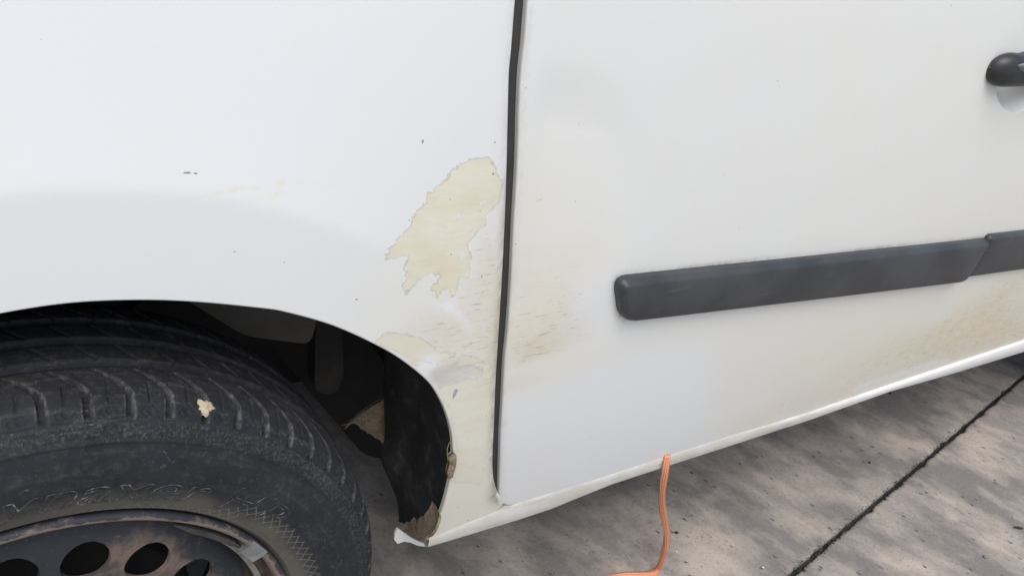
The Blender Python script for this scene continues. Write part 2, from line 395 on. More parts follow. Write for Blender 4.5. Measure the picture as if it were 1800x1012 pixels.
LEAD = mat_plain('grey_weight_metal', (.045, .046, .05), (.085, .085, .085), .5, 90, Metallic=.4)
CLIP = mat_plain('zinc_clip', (.26, .27, .28), (.40, .41, .42), .4, 120, Metallic=.7)
DUSTY = mat_plain('chalky_grey_metal', (.15, .145, .13), (.30, .29, .265), .8, 110, .4)

# ------------------------------------------------------------------ the ground
J0 = on_ground([(1390, 1010)])[0][:2]; J1 = on_ground([(1800, 660)])[0][:2]; JU = (J1-J0)/np.linalg.norm(J1-J0); JV = np.array([-JU[1], JU[0]])
JANG = math.atan2(JU[1], JU[0])
def mat_concrete():
    t = NT('stained_concrete')
    a = on_ground([(1400, 750)])[0]; b = on_ground([(1550, 830)])[0]; ang = math.atan2(b[1]-a[1], b[0]-a[0])
    base = t.noise(5, 6, .62); mid = t.noise(22, 6, .65); f = t.noise(320, 5, .7); ff = t.noise(900, 4, .7)
    sv = t.map(rot=(0, 0, -ang), scale=(.66, 1, 1)); st = t.noise(8, 8, .60, vec=sv, dist=.15); st2 = t.noise(26, 7, .64, vec=sv, dist=.15)
    c = t.mix(t.ramp(t.add(t.mul(base, .5), t.mul(mid, .5)), .34, .66), (.300, .270, .241), (.405, .361, .320))
    c = t.mix(t.mul(t.ramp(st, .46, .60), .82), c, (.185, .174, .164))
    c = t.mix(t.mul(t.ramp(st2, .52, .66), .45), c, (.19, .178, .166))
    c = t.mix(t.mul(t.ramp(st, .47, .34), .75), c, (.53, .465, .395))
    g2 = t.noise(150, 6, .75)
    c = t.mix(t.mul(t.ramp(g2, .53, .64), .46), c, (.15, .135, .122)); c = t.mix(t.mul(t.ramp(g2, .46, .32), .20), c, (.56, .50, .43))
    # dark pits
    pv = t.map(rot=(0, 0, -ang), scale=(.6, 1, 1)); vd = t.voro(44, vec=pv); pit = t.mul(t.ramp(t.add(vd, t.mul(t.math('SUBTRACT', f, .5), .30)), .08, .15, 1, 0), t.ramp(t.noise(9, 4), .40, .52))
    v2 = t.voro(150, vec=pv); pit2 = t.mul(t.ramp(v2, .10, .20, 1, 0), t.ramp(t.noise(14, 3), .48, .58))
    pm = t.math('MAXIMUM', pit, t.mul(pit2, .8)); c = t.mix(t.mul(pm, .8), c, (.055, .052, .05))
    # pale flecks in a worn patch
    q = on_ground([(1590, 920)])[0]
    sb = t.n('ShaderNodeVectorMath', operation='DISTANCE'); t.l(t.co, sb.inputs[0]); sb.inputs[1].default_value = tuple(q)
    ws = t.mul(t.ramp(t.add(sb.outputs['Value'], t.mul(t.math('SUBTRACT', mid, .5), .14)), .05, .13, 1, 0), t.ramp(t.voro(190), .16, .26, 1, 0))
    c = t.mix(t.mul(t.mul(ws, t.ramp(mid, .42, .6)), .6), c, (.55, .52, .49))
    c = t.mix(t.mul(t.attr('joint'), t.ramp(t.noise(120, 5, .7), .32, .66, .0, .55)), c, (.085, .08, .075))
    h = t.add(t.add(t.mul(f, .5), t.mul(ff, .3)), t.mul(pm, -1.2))
    return t.fin(c, t.add(.72, t.mul(f, .2)), t.bump(h, .5, .0016, t.bump(mid, .25, .004)))
CONC = mat_concrete()
GRIT = mat_plain('joint_grit', (.016, .015, .014), (.05, .047, .043), .95, 300, .6, .002)
ground = mesh_obj('ground', [(-300, -300, -.022), (300, -300, -.022), (300, 300, -.022), (-300, 300, -.022)], [(0, 1, 2, 3)], mat_plain('distant_concrete', (.21, .195, .18), (.30, .275, .25), .85, 2, .2, .002), smooth=False)
tag(ground, 'pale grey stained concrete ground stretching away from the van', kind='structure')
HALF = .0042
def slab(u0, u1, v0, v1, edge=None):
    """one cast slab in joint coordinates; edge = the side (+1 upper, -1 lower) that shows in the photo, finely chipped"""
    def W(u, v, z): p = J0+JU*u+JV*v; return (p[0], p[1], z)
    if edge is None:
        V = [W(u0, v0, 0), W(u1, v0, 0), W(u1, v1, 0), W(u0, v1, 0), W(u0, v0, -.05), W(u1, v0, -.05), W(u1, v1, -.05), W(u0, v1, -.05)]
        o = mesh_obj('concrete_slab', V, [(0, 1, 2, 3), (0, 4, 5, 1), (1, 5, 6, 2), (2, 6, 7, 3), (3, 7, 4, 0)], CONC, ground, smooth=False)
        return o
    us = np.concatenate([np.linspace(u0, -.5, 12, endpoint=False), np.arange(-.5, 1.9, .0022), np.linspace(1.9, u1, 14)])
    jag = np.array([mnoise.noise((u*38, edge*7.3, 0))*.0016+mnoise.noise((u*150, edge*3.1, 4))*.0018+mnoise.noise((u*420, edge*2.1, 9))*.0010 for u in us])
    chip = np.array([max(0, mnoise.noise((u*21, edge*1.7, 2))-.25)*.009+max(0, mnoise.noise((u*75, edge*5.7, 2))-.30)*.007 for u in us])
    offs = [(0, -.030, 0, 1), (0, -.006, 0, 1), (.0006, -.0018, .3, 1), (.0022, -.0005, .5, .8), (.0055, 0, .5, .35), (.012, 0, 0, .08), (.03, 0, 0, 0), (.12, 0, 0, 0), (.5, 0, 0, 0), (abs(v1-v0)-.0, 0, 0, 0)]
    V = []; at = []
    vb = v1 if edge > 0 else v0
    for o_, z, k, j in offs:
        for i, u in enumerate(us):
            inn = 0 if o_ > .01 else 1
            v = o_+inn*(max(-.002, jag[i])+chip[i]); V.append(W(u, vb-edge*v, z-(chip[i]*.25*(1 if 0 < o_ < .004 else 0)))); at.append(j)
    F = grid_faces(len(offs), len(us), flip=(edge < 0))
    return mesh_obj('concrete_slab', V, F, CONC, ground, attrs={'joint': at}, sharp=40)
for ui in range(-2, 3):
    for vi in range(-2, 3):
        u0, u1 = -1.7+ui*3.6+HALF, -1.7+(ui+1)*3.6-HALF; v0, v1 = vi*2.4+HALF, (vi+1)*2.4-HALF
        e = None
        if ui == 0 and vi == 0: e = -1
        if ui == 0 and vi == -1: e = 1
        slab(u0, u1, v0, v1, e)
# grit packed in the joint
GV, GF = [], []
def add_stone(V, F, c, s, sq=.7):
    off = len(V); a0 = random.random()*6.28
    pts = [(math.cos(a0+k*1.2566)*s*random.uniform(.7, 1.2), math.sin(a0+k*1.2566)*s*random.uniform(.6, 1.1), 0) for k in range(5)]
    V += [(c[0]+p[0], c[1]+p[1], c[2]) for p in pts]+[(c[0]+p[0]*.6, c[1]+p[1]*.6, c[2]+s*sq*random.uniform(.7, 1.1)) for p in pts]
    F += [(off+k, off+(k+1) % 5, off+5+(k+1) % 5, off+5+k) for k in range(5)]+[tuple(off+5+k for k in range(5))]
for k in range(3800):
    u = random.uniform(-.35, 1.9); v = random.gauss(0, .0026); p = J0+JU*u+JV*v
    z = -.008 if abs(v) < .005 else 0.0
    add_stone(GV, GF, (p[0], p[1], z+random.uniform(-.003, .002)*(z < 0)), random.choice([.0008, .001, .0014, .0020]))
for k in range(900):                                              # loose crumbs beside it
    u = random.uniform(-.3, 1.7); v = random.gauss(0, .010)+random.choice([-.004, .006]); p = J0+JU*u+JV*v; add_stone(GV, GF, (p[0], p[1], 0), random.choice([.0005, .0007, .0011]))
jg = mesh_obj('joint_grit', GV, GF, GRIT, ground, smooth=False); jg['kind'] = 'stuff'
V = []; us = np.linspace(-1.6, 1.9, 60)
for u in us:
    for v in (-.009, 0, .009): p = J0+JU*u+JV*v; V.append((p[0], p[1], -.0085))
jb = mesh_obj('joint_filler', V, grid_faces(60, 3, flip=True), GRIT, ground)

# ------------------------------------------------------------------ the van
van = empty('van', loc=(0, 0, 0))
tag(van, 'old white van with peeling paint on its front wing and a dusty black wheel', 'van')

# --- outlines, taken on the side surface
gapL = xz([(908, 0), (901, 89), (897, 133), (895, 207), (893, 290), (890, 378), (885, 480), (878.6, 583), (873, 672), (870, 750), (867.5, 802), (869, 840), (877, 868), (886, 883)])
gapR = xz([(926, 0), (920, 74), (914, 130), (910.5, 200), (908, 290), (902, 393), (897, 500), (892, 574.5), (886, 640), (882.5, 705), (879, 770), (877, 840), (878.5, 866), (883, 878), (890, 884.5), (900, 886), (913, 883)])
dL = gapL[0]-gapL[1]; dL /= dL[1]; dR = gapR[0]-gapR[1]; dR /= dR[1]; ups = np.array([.46, .245, .14, .06])
upL = np.stack([gapL[0][0]+dL[0]*ups+.25*ups**2, gapL[0][1]+ups], 1); upR = np.stack([gapR[0][0]+dR[0]*ups+.25*ups**2, gapR[0][1]+ups], 1)
zb = gapL[-1][1]; gapL[:, 0] -= .0024*sstep(-.012, .030, gapL[:, 1]-zb); upL[:, 0] -= .0024; gapR[:, 0] += .0034*sstep(.000, .040, gapR[:, 1]-zb); upR[:, 0] += .0034
gapL = smooth_curve(np.vstack([upL, gapL]), .004); gapR = smooth_curve(np.vstack([upR, gapR]), .003)
crease = xz([(750, 949), (840, 911), (913, 883), (1040, 845), (1164, 804), (1280, 767), (1400, 731), (1600, 663.5), (1800, 597)])
sl_ = (crease[-1]-crease[-3]); sl_ /= sl_[0]
crease_x = np.array([crease[-1]+sl_*d for d in (.25, .5, .75)])
crease_full = np.vstack([crease, crease_x])
archp = xz([(117, 530.6), (241, 524.8), (350, 528.5), (467, 540), (501, 545.6), (560, 561), (602.5, 576), (653, 599), (704, 627.5), (754, 668), (778, 704), (792, 740), (799, 780), (797, 824), (785, 880), (772, 915), (758, 941), (750, 949)])
ang = np.radians(np.linspace(-88, -8, 14)); c0 = archp[0]
Rl = np.hypot(c0[0]-ARX, c0[1]-ARZ)
left = np.stack([ARX+np.sin(ang)*Rl, ARZ+np.cos(ang)*Rl], 1); left = left[left[:, 0] < c0[0]-.03]
archl = np.vstack([[(left[0][0]+.012, .24)], left, archp]); arch = smooth_curve(archl, .005)

def wz(x): return .031*x
gLb = gapL[-1]
cre_r = resample(crease_full, .008)
fbot = cre_r[(cre_r[:, 0] > arch[-1][0]+.004) & (cre_r[:, 0] < gLb[0]-.004)]
gapL_f = gapL
fend_top = np.array([(x, 1.06-.10*sstep(.1, -.6, x)*1.0) for x in np.linspace(.42, -.55, 40)])
gtop = gapL_f[gapL_f[:, 1] < 1.06]
fender_outer = np.vstack([arch, fbot, gtop[::-1], fend_top[fend_top[:, 0] < gtop[0][0]-.01], [(-.58, .80), (-.58, .50), (-.56, .24)], [(arch[0][0]-.03, .24)]])

# paint wear and one painted reflection, read off in body coordinates ------------------------------------------------
PEEL = xz([(853, 278), (863, 281.5), (865, 292), (871, 302), (881, 311), (884, 316), (880, 335), (873, 357), (862, 369), (855.5, 378), (853, 393), (837, 406), (830, 418), (819, 428), (827, 444.5), (828, 452), (825, 467), (828, 478.6), (824, 489), (807.5, 492), (804.5, 494.5), (803, 509), (797, 519.6), (793, 514), (790, 503), (778, 511), (770, 522.6), (761.5, 522.6), (760, 514), (754, 515), (757, 503), (769, 491.5), (775, 476), (754, 484), (739, 493), (727, 503), (713, 514), (708, 500), (714, 483), (708, 470), (714, 455), (718.6, 446), (701, 452), (683, 457), (684.5, 446), (695, 427), (707, 413), (718.6, 394), (730, 375), (745, 357), (748, 342), (766, 327), (778, 320), (790, 310), (794, 299), (819, 287), (824, 281.5), (837, 281.5), (846, 280)])
PEEL2 = xz([(660, 603), (672, 590), (690, 583), (703, 583), (716, 590), (735, 594), (750, 606), (775, 616), (800, 622), (790, 632), (765, 640), (745, 636), (735, 645), (720, 632), (700, 622), (680, 612)])
PEEL3 = xz([(795, 640), (812, 626), (837, 628), (862, 640), (866, 690), (862, 740), (855, 800), (845, 850), (800, 850), (803, 780), (795, 730), (772, 690), (775, 678), (830, 668), (850, 655), (830, 640)])
SMEAR = xz([(754, 652), (778, 640), (813, 627), (837, 629), (858, 641), (860, 654), (807, 671), (769, 681)])
FRESH1 = xz([(733, 645), (742, 628), (757, 626), (772, 637), (760, 648), (745, 656)])
FRESH2 = xz([(755, 520), (775, 530), (800, 522), (822, 560), (840, 580), (822, 585), (800, 560), (778, 545), (757, 535)])
DOORTAN = xz([(889, 655), (955, 632), (1050, 604), (1115, 588), (1100, 560), (1062, 480), (1050, 420), (905, 420), (899, 500), (892, 590)])
DOORTAN2 = xz([(885, 697), (905, 690), (960, 672), (985, 656), (955, 640), (887, 662)])
DOORLOW = xz([(1250, 790), (1400, 728), (1554, 669), (1672, 634), (1800, 594), (1800, 470), (1690, 540), (1560, 600), (1480, 640), (1380, 690)])
FRESH3 = xz([(1487, 696), (1554, 671), (1668, 637), (1672, 628), (1650, 628), (1560, 658), (1510, 672), (1495, 690)])
def wear_and_reflection(AT):
    P = np.stack([AT[:, 0], g(AT[:, 0], AT[:, 1]), AT[:, 1]], 1); px, py = to_px(P)
    p1 = sdf(PEEL, AT); p2 = sdf(PEEL2, AT); p3 = sdf(PEEL3, AT)
    peel = np.maximum(np.maximum(p1, p2), p3)
    peelstr = np.where(p1 >= np.maximum(p2, p3), 1.0, np.where(p2 > p3, .75, .6))
    isd = AT[:, 0] > np.interp(AT[:, 1], gapR[::-1, 1], gapR[::-1, 0])-.006
    fen = (~isd).astype(float); dor = isd.astype(float)
    def G(cx, cy, sx, sy): return np.exp(-((px-cx)/sx)**2-((py-cy)/sy)**2)
    def wig(f, a): return np.array([mnoise.noise((x*f, z*f, 3.3)) for x, z in AT])*a
    n1 = wig(14, 1.0)
    tan = fen*(.75*G(872, 580, 14, 75)+.50*G(835, 540, 55, 100)+.48*G(860, 450, 22, 90)+.46*G(780, 600, 80, 45)+.5*G(858, 690, 26, 80)+.25*G(760, 570, 60, 30)+.3*G(870, 340, 10, 40))
    dt = sdf(DOORTAN, AT); dt2 = sdf(DOORTAN2, AT); dl = sdf(DOORLOW, AT)
    below = (py-(655-(px-889)*.298))
    tan += dor*(sstep(-.002, .012, dt+.002*n1)*(.10+.72*G(925, 618, 50, 50)+.40*G(985, 560, 70, 90)+.25*G(910, 470, 30, 80))*sstep(1125, 960, px)+.40*sstep(-.003, .006, dt2)*G(905, 672, 50, 30))
    tan += dor*.16*sstep(.05, .0, np.abs(AT[:, 1]-np.interp(AT[:, 0], crease_full[:, 0], crease_full[:, 1])-.02))*sstep(1150, 1400, px)
    tan += dor*(.12*G(1000, 500, 90, 140)+.10*G(1250, 640, 200, 60)*sstep(1100, 1300, px))
    tan += dor*(sstep(-.03, .06, dl+.014*n1)*(.36+.62*sstep(1400, 1800, px))+.26*G(1720, 570, 160, 90)+.35*G(1780, 400, 60, 60)*0)
    warm = fen*(.35*sstep(480, 700, px)*sstep(380, 520, py)+.9*sstep(640, 720, py)*sstep(740, 800, px)+.12)
    warm += dor*(.34+.14*sstep(950, 1700, px)+.45*sstep(180, 420, py)*sstep(1150, 940, px)+.45*sstep(1100, 1500, px)*sstep(430, 620, py)+.2*sstep(250, 420, py)*sstep(1500, 1800, px))
    warm -= dor*(.7*G(1040, 540, 45, 55)+.55*sstep(660, 720, py+.298*(px-905)*.9)*sstep(1330, 1150, px))  # the spot left of the moulding is a reflection painted into the tint
    smudge = fen*(.75*sstep(-.004, .006, sdf(SMEAR, AT))+.4*G(760, 668, 12, 10)+.30*G(868, 640, 16, 40))
    fresh = np.maximum(np.maximum(sdf(FRESH1, AT), sdf(FRESH2, AT)-.002), sdf(FRESH3, AT)*.5-.003)
    dl_ = pdist(gapL, AT, False); dr_ = pdist(gapR, AT, False)
    gapgrime = fen*(.75*np.exp(-(dl_/.0035)**1.2)*(.35+.65*sstep(150, 480, py))+.9*np.exp(-((px-873)/14)**2-((py-872)/16)**2))+dor*.20*np.exp(-(dr_/.0018)**1.5)
    # dirt halo round the moulding
    mo = pdist(MOULD_XZ, AT); gapgrime = gapgrime+dor*(.25*np.exp(-(mo/.004)**1.3)+.55*np.exp(-(mo/.0016)**2))*(py > 380)
    gapgrime += dor*.8*np.exp(-((px-1752)/7)**2-((py-143)/7)**2)
    return dict(peel=peel, peelstr=peelstr, tan=np.clip(tan, 0, 1.2), warm=np.clip(warm, 0, 1), smudge=np.clip(smudge, 0, 1), fresh=fresh, gapgrime=np.clip(gapgrime, 0, 1))

# moulding outlines
def round_poly(pts, rad, n=7):
    out = []; m = len(pts)
    for i in range(m):
        p = np.array(pts[i]); a = np.array(pts[i-1])-p; b = np.array(pts[(i+1) % m])-p; r = rad[i]
        if r <= 0: out.append(p); continue
        a /= np.linalg.norm(a); b /= np.linalg.norm(b); 
        for t in np.linspace(0, 1, n): out.append((p+a*r)*(1-t)**2+2*p*t*(1-t)+(p+b*r)*t*t)
    return np.array(out)
mq = on_plane_y([(1083, 490), (1092, 566), (1692, 496), (1737, 421)], -.006)[:, [0, 2]]
mo1 = round_poly(mq, [.018, .020, .020, .003], 11)
mq2 = on_plane_y([(1697, 487), (1738, 413), (1800, 406), (1800, 473)], -.004)[:, [0, 2]]
e_t = mq2[2]-mq2[1]; e_t /= e_t[0]; e_b = mq2[3]-mq2[0]; e_b /= e_b[0]
mq2 = np.array([mq2[0], mq2[1], mq2[1]+e_t*.40, mq2[0]+e_b*.42])
mo2 = round_poly(mq2, [.002, .006, .010, .010], 6)
MOULD_XZ = mo1
def pad(name, outline, thick, bevel, mat, parent, base=0.0):
    """a raised strip on the body side: outline in x, z, soft bevelled edge, softly crowned face"""
    P = resample(outline, .004, True)
    if np.sum(P[:, 0]*np.roll(P[:, 1], -1)-np.roll(P[:, 0], -1)*P[:, 1]) < 0: P = P[::-1]
    T = np.roll(P, -1, 0)-np.roll(P, 1, 0); T /= np.linalg.norm(T, axis=1)[:, None]; I = np.stack([-T[:, 1], T[:, 0]], 1)
    rows = []; A = P
    prof = [(0, 0), (0, thick*.40), (bevel*.06, thick*.50), (bevel*.20, thick*.62), (bevel*.42, thick*.76), (bevel*.66, thick*.89), (bevel*.84, thick*.965), (bevel, thick)]
    for o_, h in prof:
        Q = P+I*o_; rows.append(np.stack([Q[:, 0], g(Q[:, 0], Q[:, 1], False)-base-h, Q[:, 1]], 1))
    n = len(P); V = np.vstack(rows); F = []
    for k in range(len(rows)-1):
        for i in range(n): F.append((k*n+i, k*n+(i+1) % n, (k+1)*n+(i+1) % n, (k+1)*n+i))
    Q = P+I*bevel
    inn = []
    for x in np.arange(Q[:, 0].min(), Q[:, 0].max(), .012):
        for z in np.arange(Q[:, 1].min(), Q[:, 1].max(), .010): inn.append((x, z))
    inn = np.array(inn); inn = inn[inside(Q, inn)]; inn = inn[pdist(Q, inn) > .004]
    vs, es, fs, *_ = delaunay_2d_cdt([Vector(p) for p in np.vstack([Q, inn])], [], [list(range(n))], 1, 1e-7)
    off = len(V); A = np.array([(v.x, v.y) for v in vs]); dd = pdist(Q, A)
    V = np.vstack([V, np.stack([A[:, 0], g(A[:, 0], A[:, 1], False)-base-thick-.0016*sstep(0, .022, dd), A[:, 1]], 1)])
    for f in fs:
        f = list(f); a, b, c = A[f[0]], A[f[1]], A[f[2]]
        if (b[0]-a[0])*(c[1]-a[1])-(b[1]-a[1])*(c[0]-a[0]) < 0: f = f[::-1]
        F.append([off+k for k in f])
    import bmesh
    o = mesh_obj(name, V, F, mat, parent); bm = bmesh.new(); bm.from_mesh(o.data); bmesh.ops.remove_doubles(bm, verts=bm.verts, dist=1e-5); bmesh.ops.recalc_face_normals(bm, faces=bm.faces); bm.to_mesh(o.data); bm.free()
    return o

# --- front wing
panel('front_wing', fender_outer, PAINT, van, .0045, focus=(-.08, .26, .47, .96), hem=[arch, gtop[::-1]], hem_r=.0018, hem_d=.006, attr_fn=wear_and_reflection)

# --- door with its hand scoop
SC = on_plane_y([(1757, 138), (1751, 160), (1755, 180), (1766, 194), (1781, 198), (1800, 190), (1822, 172), (1840, 150), (1850, 120), (1845, 95), (1800, 95), (1768, 115)], .010)[:, [0, 2]]
SC = smooth_curve(np.vstack([SC, SC[:1]]), .003)[:-1]
def gdoor(x, z):
    P = np.stack([np.atleast_1d(x), np.atleast_1d(z)], 1); y = g(P[:, 0], P[:, 1])
    rr = np.hypot((P[:, 0]-0.385)/0.150, (P[:, 1]-0.700)/0.140); ins = sstep(.0, .03, P[:, 0]-np.interp(P[:, 1], gapR[::-1, 1], gapR[::-1, 0]))
    y = y + 0.017*(P[:, 1]-0.66)*(1-sstep(0.72, 1.12, rr))*ins            # surface tilt by the leading edge, shaped to imitate a soft reflection
    y = y + 0.0002*sstep(-.003, .003, P[:, 1]-(0.7905+.02*(P[:, 0]-.4)))*(1-sstep(.43, .50, P[:, 0]))*(1-sstep(.03, 0.11, P[:, 1]-0.79))*ins
    m = (P[:, 0] > SC[:, 0].min()-.01) & (P[:, 0] < SC[:, 0].max()+.01) & (P[:, 1] > SC[:, 1].min()-.01) & (P[:, 1] < SC[:, 1].max()+.01)
    if m.any():
        d = sdf(SC, P[m]); y[m] += .026*(1-(1-np.clip(d/.028, 0, 1))**2)
    return y
dbot = cre_r[(cre_r[:, 0] > gapR[-1][0]+.004) & (cre_r[:, 0] < 1.72)]+np.array([0, .0006])
dx_end = dbot[-1][0]
rear = np.array([(dx_end+.012, z) for z in np.linspace(dbot[-1][1]+.012, 1.10, 60)]+[(dx_end+.005, 1.13)])
belt_l = gapR[gapR[:, 1] < 1.13]
door_outer = np.vstack([belt_l, dbot, rear])
ex = np.mgrid[SC[:, 0].min()-.015:SC[:, 0].max()+.015:.0022, SC[:, 1].min()-.012:SC[:, 1].max()+.012:.0014].reshape(2, -1).T
door = panel('door', door_outer, PAINT, van, .006, focus=(.30, .28, 1.75, .99), hem=[belt_l, dbot], hem_r=.0022, hem_d=.016, attr_fn=wear_and_reflection, yfun=gdoor, extra=ex)
pad('side_moulding', mo1, .0140, .0065, TRIM, door)
m2 = pad('side_moulding', mo2, .0105, .005, TRIM, door)
# dark backing seen in the notch between the two mouldings
nb_ = on_plane_y([(1726, 424), (1745, 414), (1745, 432), (1712, 482), (1694, 489)], -.001)[:, [0, 2]]
pad('moulding_joint', nb_, .004, .001, BLACKP, door)

# --- door handle: a grab lying across the scoop
hc = on_plane_y([(1741, 121)], .008)[0]; hz = on_plane_y([(1772, 80), (1772, 147)], -.002); hh = (hz[0][2]-hz[1][2])/2
hd = on_plane_y([(1741, 118), (1800, 119)], -.005); ex_ = hd[1]-hd[0]; sl_h = ex_[2]/ex_[0]
V = []; NS, NR = 40, 24; L = .20
for i in range(NS):
    t = .5-.5*math.cos(math.pi*i/(NS-1)); x = L*t
    e1 = min(1, t/.16); e2 = min(1, (1-t)/.16); k = math.sqrt(max(0, 1-(1-e1)**2))*math.sqrt(max(0, 1-(1-e2)**2)); k = max(k, .002)
    h = hh*k*(1.0-.12*math.sin(math.pi*t)); d = .017*k+.0004
    yc = g(hc[0]+x, hc[2], False)-.002-.010*math.sin(math.pi*min(1, t*1.4))*.8
    for j in range(NR):
        a = 2*math.pi*j/NR; ca, sa = math.cos(a), math.sin(a)
        V.append((hc[0]+x, yc-d*ca*(1.0 if ca > 0 else .55), hc[2]+x*sl_h+h*np.sign(sa)*abs(sa)**.85))
F = []
for i in range(NS-1):
    for j in range(NR): F.append((i*NR+j, i*NR+(j+1) % NR, (i+1)*NR+(j+1) % NR, (i+1)*NR+j))
F += [tuple(range(NR)), tuple((NS-1)*NR+j for j in range(NR))[::-1]]
hnd = mesh_obj('door_handle', V, F, BLACKP, door)
# paler cap that starts just inside the frame
V = []; NS2 = 20
for i in range(NS2):
    t = i/(NS2-1); x = .036+.13*t; k = math.sqrt(max(.02, 1-(2*t-1)**6))
    for j in range(NR):
        a = math.pi*j/(NR-1)-math.pi*.15; 
        h = hh*1.02; V.append((hc[0]+x-.014*math.cos(a)*(1-t), g(hc[0]+x, hc[2], False)-.016-.024*max(0, math.cos(a-.75))*k, hc[2]+x*sl_h+h*.35+h*.95*math.sin(a)*k*.8))
mesh_obj('handle_cap', V, grid_faces(NS2, NR), mat_plain('pale_grey_plastic', (.20, .21, .215), (.25, .26, .265), .45, 60), door)

# --- seal down the gap
cl = []
gm = smooth_curve(gapL, .006)
for P_, oy in ((-.008, .012), (.000, .0066), (.012, .0056), (.024, .010)):
    cl.append(np.stack([gm[:, 0]+P_, g(gm[:, 0], gm[:, 1], False)+oy, gm[:, 1]], 1))
V, F = sweep(cl); mesh_obj('door_seal', V, F, SEAL, van)

# --- sill: narrow flange under door and wing, curling under the van
B = on_body([(745, 958.5), (840, 927.5), (960, 889), (1066, 848.5), (1162, 817), (1280, 779), (1400, 740.5), (1554, 686), (1672, 651), (1800, 611)], .004)
Bx = np.array([B[-1]+(B[-1]-B[-3])/(B[-1]-B[-3])[0]*d for d in (.25, .5, .75)]); B = resample(np.vstack([B, Bx]), .008)
xs = B[:, 0]; czz = np.interp(xs, crease_full[:, 0], crease_full[:, 1]); cy = g(xs, czz, False)
rows = []
rows.append(np.stack([xs, cy+.010, czz+.0015], 1)); rows.append(np.stack([xs, cy-.0002, czz+.0004], 1))
bul = .0010+.0036*sstep(.75, 1.35, xs)
rows.append(np.stack([xs, cy-bul*.8, czz-.0018], 1)); rows.append(np.stack([xs, cy-bul, czz-.0038], 1))
by = g(xs, B[:, 2], False)
rows.append(np.stack([xs, cy-bul*.8, B[:, 2]+.0068], 1)); rows.append(np.stack([xs, cy-bul*.3+.001, B[:, 2]+.0040], 1)); rows.append(np.stack([xs, cy+.005, B[:, 2]+.0016], 1))
rows.append(np.stack([xs, cy+.014, B[:, 2]+.003], 1))
V, F = sweep(rows); du = np.tile(.25+.75*sstep(1.25, .95, xs), len(rows))
mesh_obj('sill', V, F, SILL_M, van, attrs={'dust': du}, sharp=50)

fl_ = on_plane_y([(699, 928), (694, 938), (693, 948), (699, 955), (711, 951), (722, 953), (733, 958), (745, 960), (752, 956), (738, 952), (722, 944), (708, 934)], .075)
n_ = len(fl_); V = np.vstack([fl_, fl_+np.array([0, .003, 0])])
mesh_obj('sill_flange', V, [tuple(range(n_))]+[(i, i+n_, (i+1) % n_+n_, (i+1) % n_) for i in range(n_)], WHITE_M, van, smooth=False)
# --- wheel arch liner
E2_ = on_plane_y([(705, 934)], .10)[0][[0, 2]]; print('E2', E2_, arch[-1])
la = arch[(arch[:, 0] > .20)]; la = np.vstack([la[::6], [arch[-1], .5*(arch[-1]+E2_), E2_]])
la = smooth_curve(la, .006)
T = np.gradient(la, axis=0); T /= np.linalg.norm(T, axis=1)[:, None]; O = np.stack([-T[:, 1], T[:, 0]], 1)
if O[len(O)//2][0] < 0: O = -O
tt = np.linspace(0, 1, len(la)); depth = np.interp(tt, [0, .28, .50, .75, 1], [.42, .36, .235, .175, .105]); ystart = np.interp(tt, [0, .86, .93, 1], [.004, .004, .045, .075])
rows = []
for f_ in np.linspace(0, 1, 26):
    yv = ystart+f_*(depth-ystart)
    rib = .009*sstep(.10, .14, yv)*sstep(.22, .18, yv)
    off = .004+.05*sstep(.0, .05, yv)*0+.012*f_-rib
    Q = la+O*off[:, None]
    rows.append(np.stack([Q[:, 0], g(la[:, 0], la[:, 1], False)+yv, Q[:, 1]], 1))
V, F = sweep(rows); mesh_obj('wheel_arch_liner', V, F, LINER, van)

# --- what shows deep inside the arch
def slab_px(name, px, y, th, mat, dz=0.0):
    q = on_plane_y(px, y)[:, [0, 2]]; q = round_poly(q, [.03*min(1, np.linalg.norm(q[i]-q[i-1])/.07, np.linalg.norm(q[i]-q[(i+1) % len(q)])/.07) for i in range(len(q))], 7); n = len(q)
    if np.sum(q[:, 0]*np.roll(q[:, 1], -1)-np.roll(q[:, 0], -1)*q[:, 1]) < 0: q = q[::-1]
    V = [(a, y, b) for a, b in q]+[(a, y+th, b) for a, b in q]
    F = [tuple(range(n))]+[(i, i+n, (i+1) % n+n, (i+1) % n) for i in range(n)]
    return mesh_obj(name, V, F, mat, van, smooth=False)
slab_px('inner_wing', [(250, 480), (430, 590), (478, 597), (546, 605), (556, 566), (560, 500), (540, 470)], .26, .01, INNER)
slab_px('inner_wing_strut', [(556, 540), (553, 690), (592, 694), (604, 660), (600, 540)], .34, .03, mat_plain('dark_grey_steel', (.028, .028, .028), (.05, .048, .045), .8, 30))
slab_px('arch_shade_sheet', [(200, 560), (470, 600), (640, 800), (760, 820), (760, 500), (400, 440)], .46, .05, DARK)  # dark sheet down to the ground, kept to darken the depth of the arch
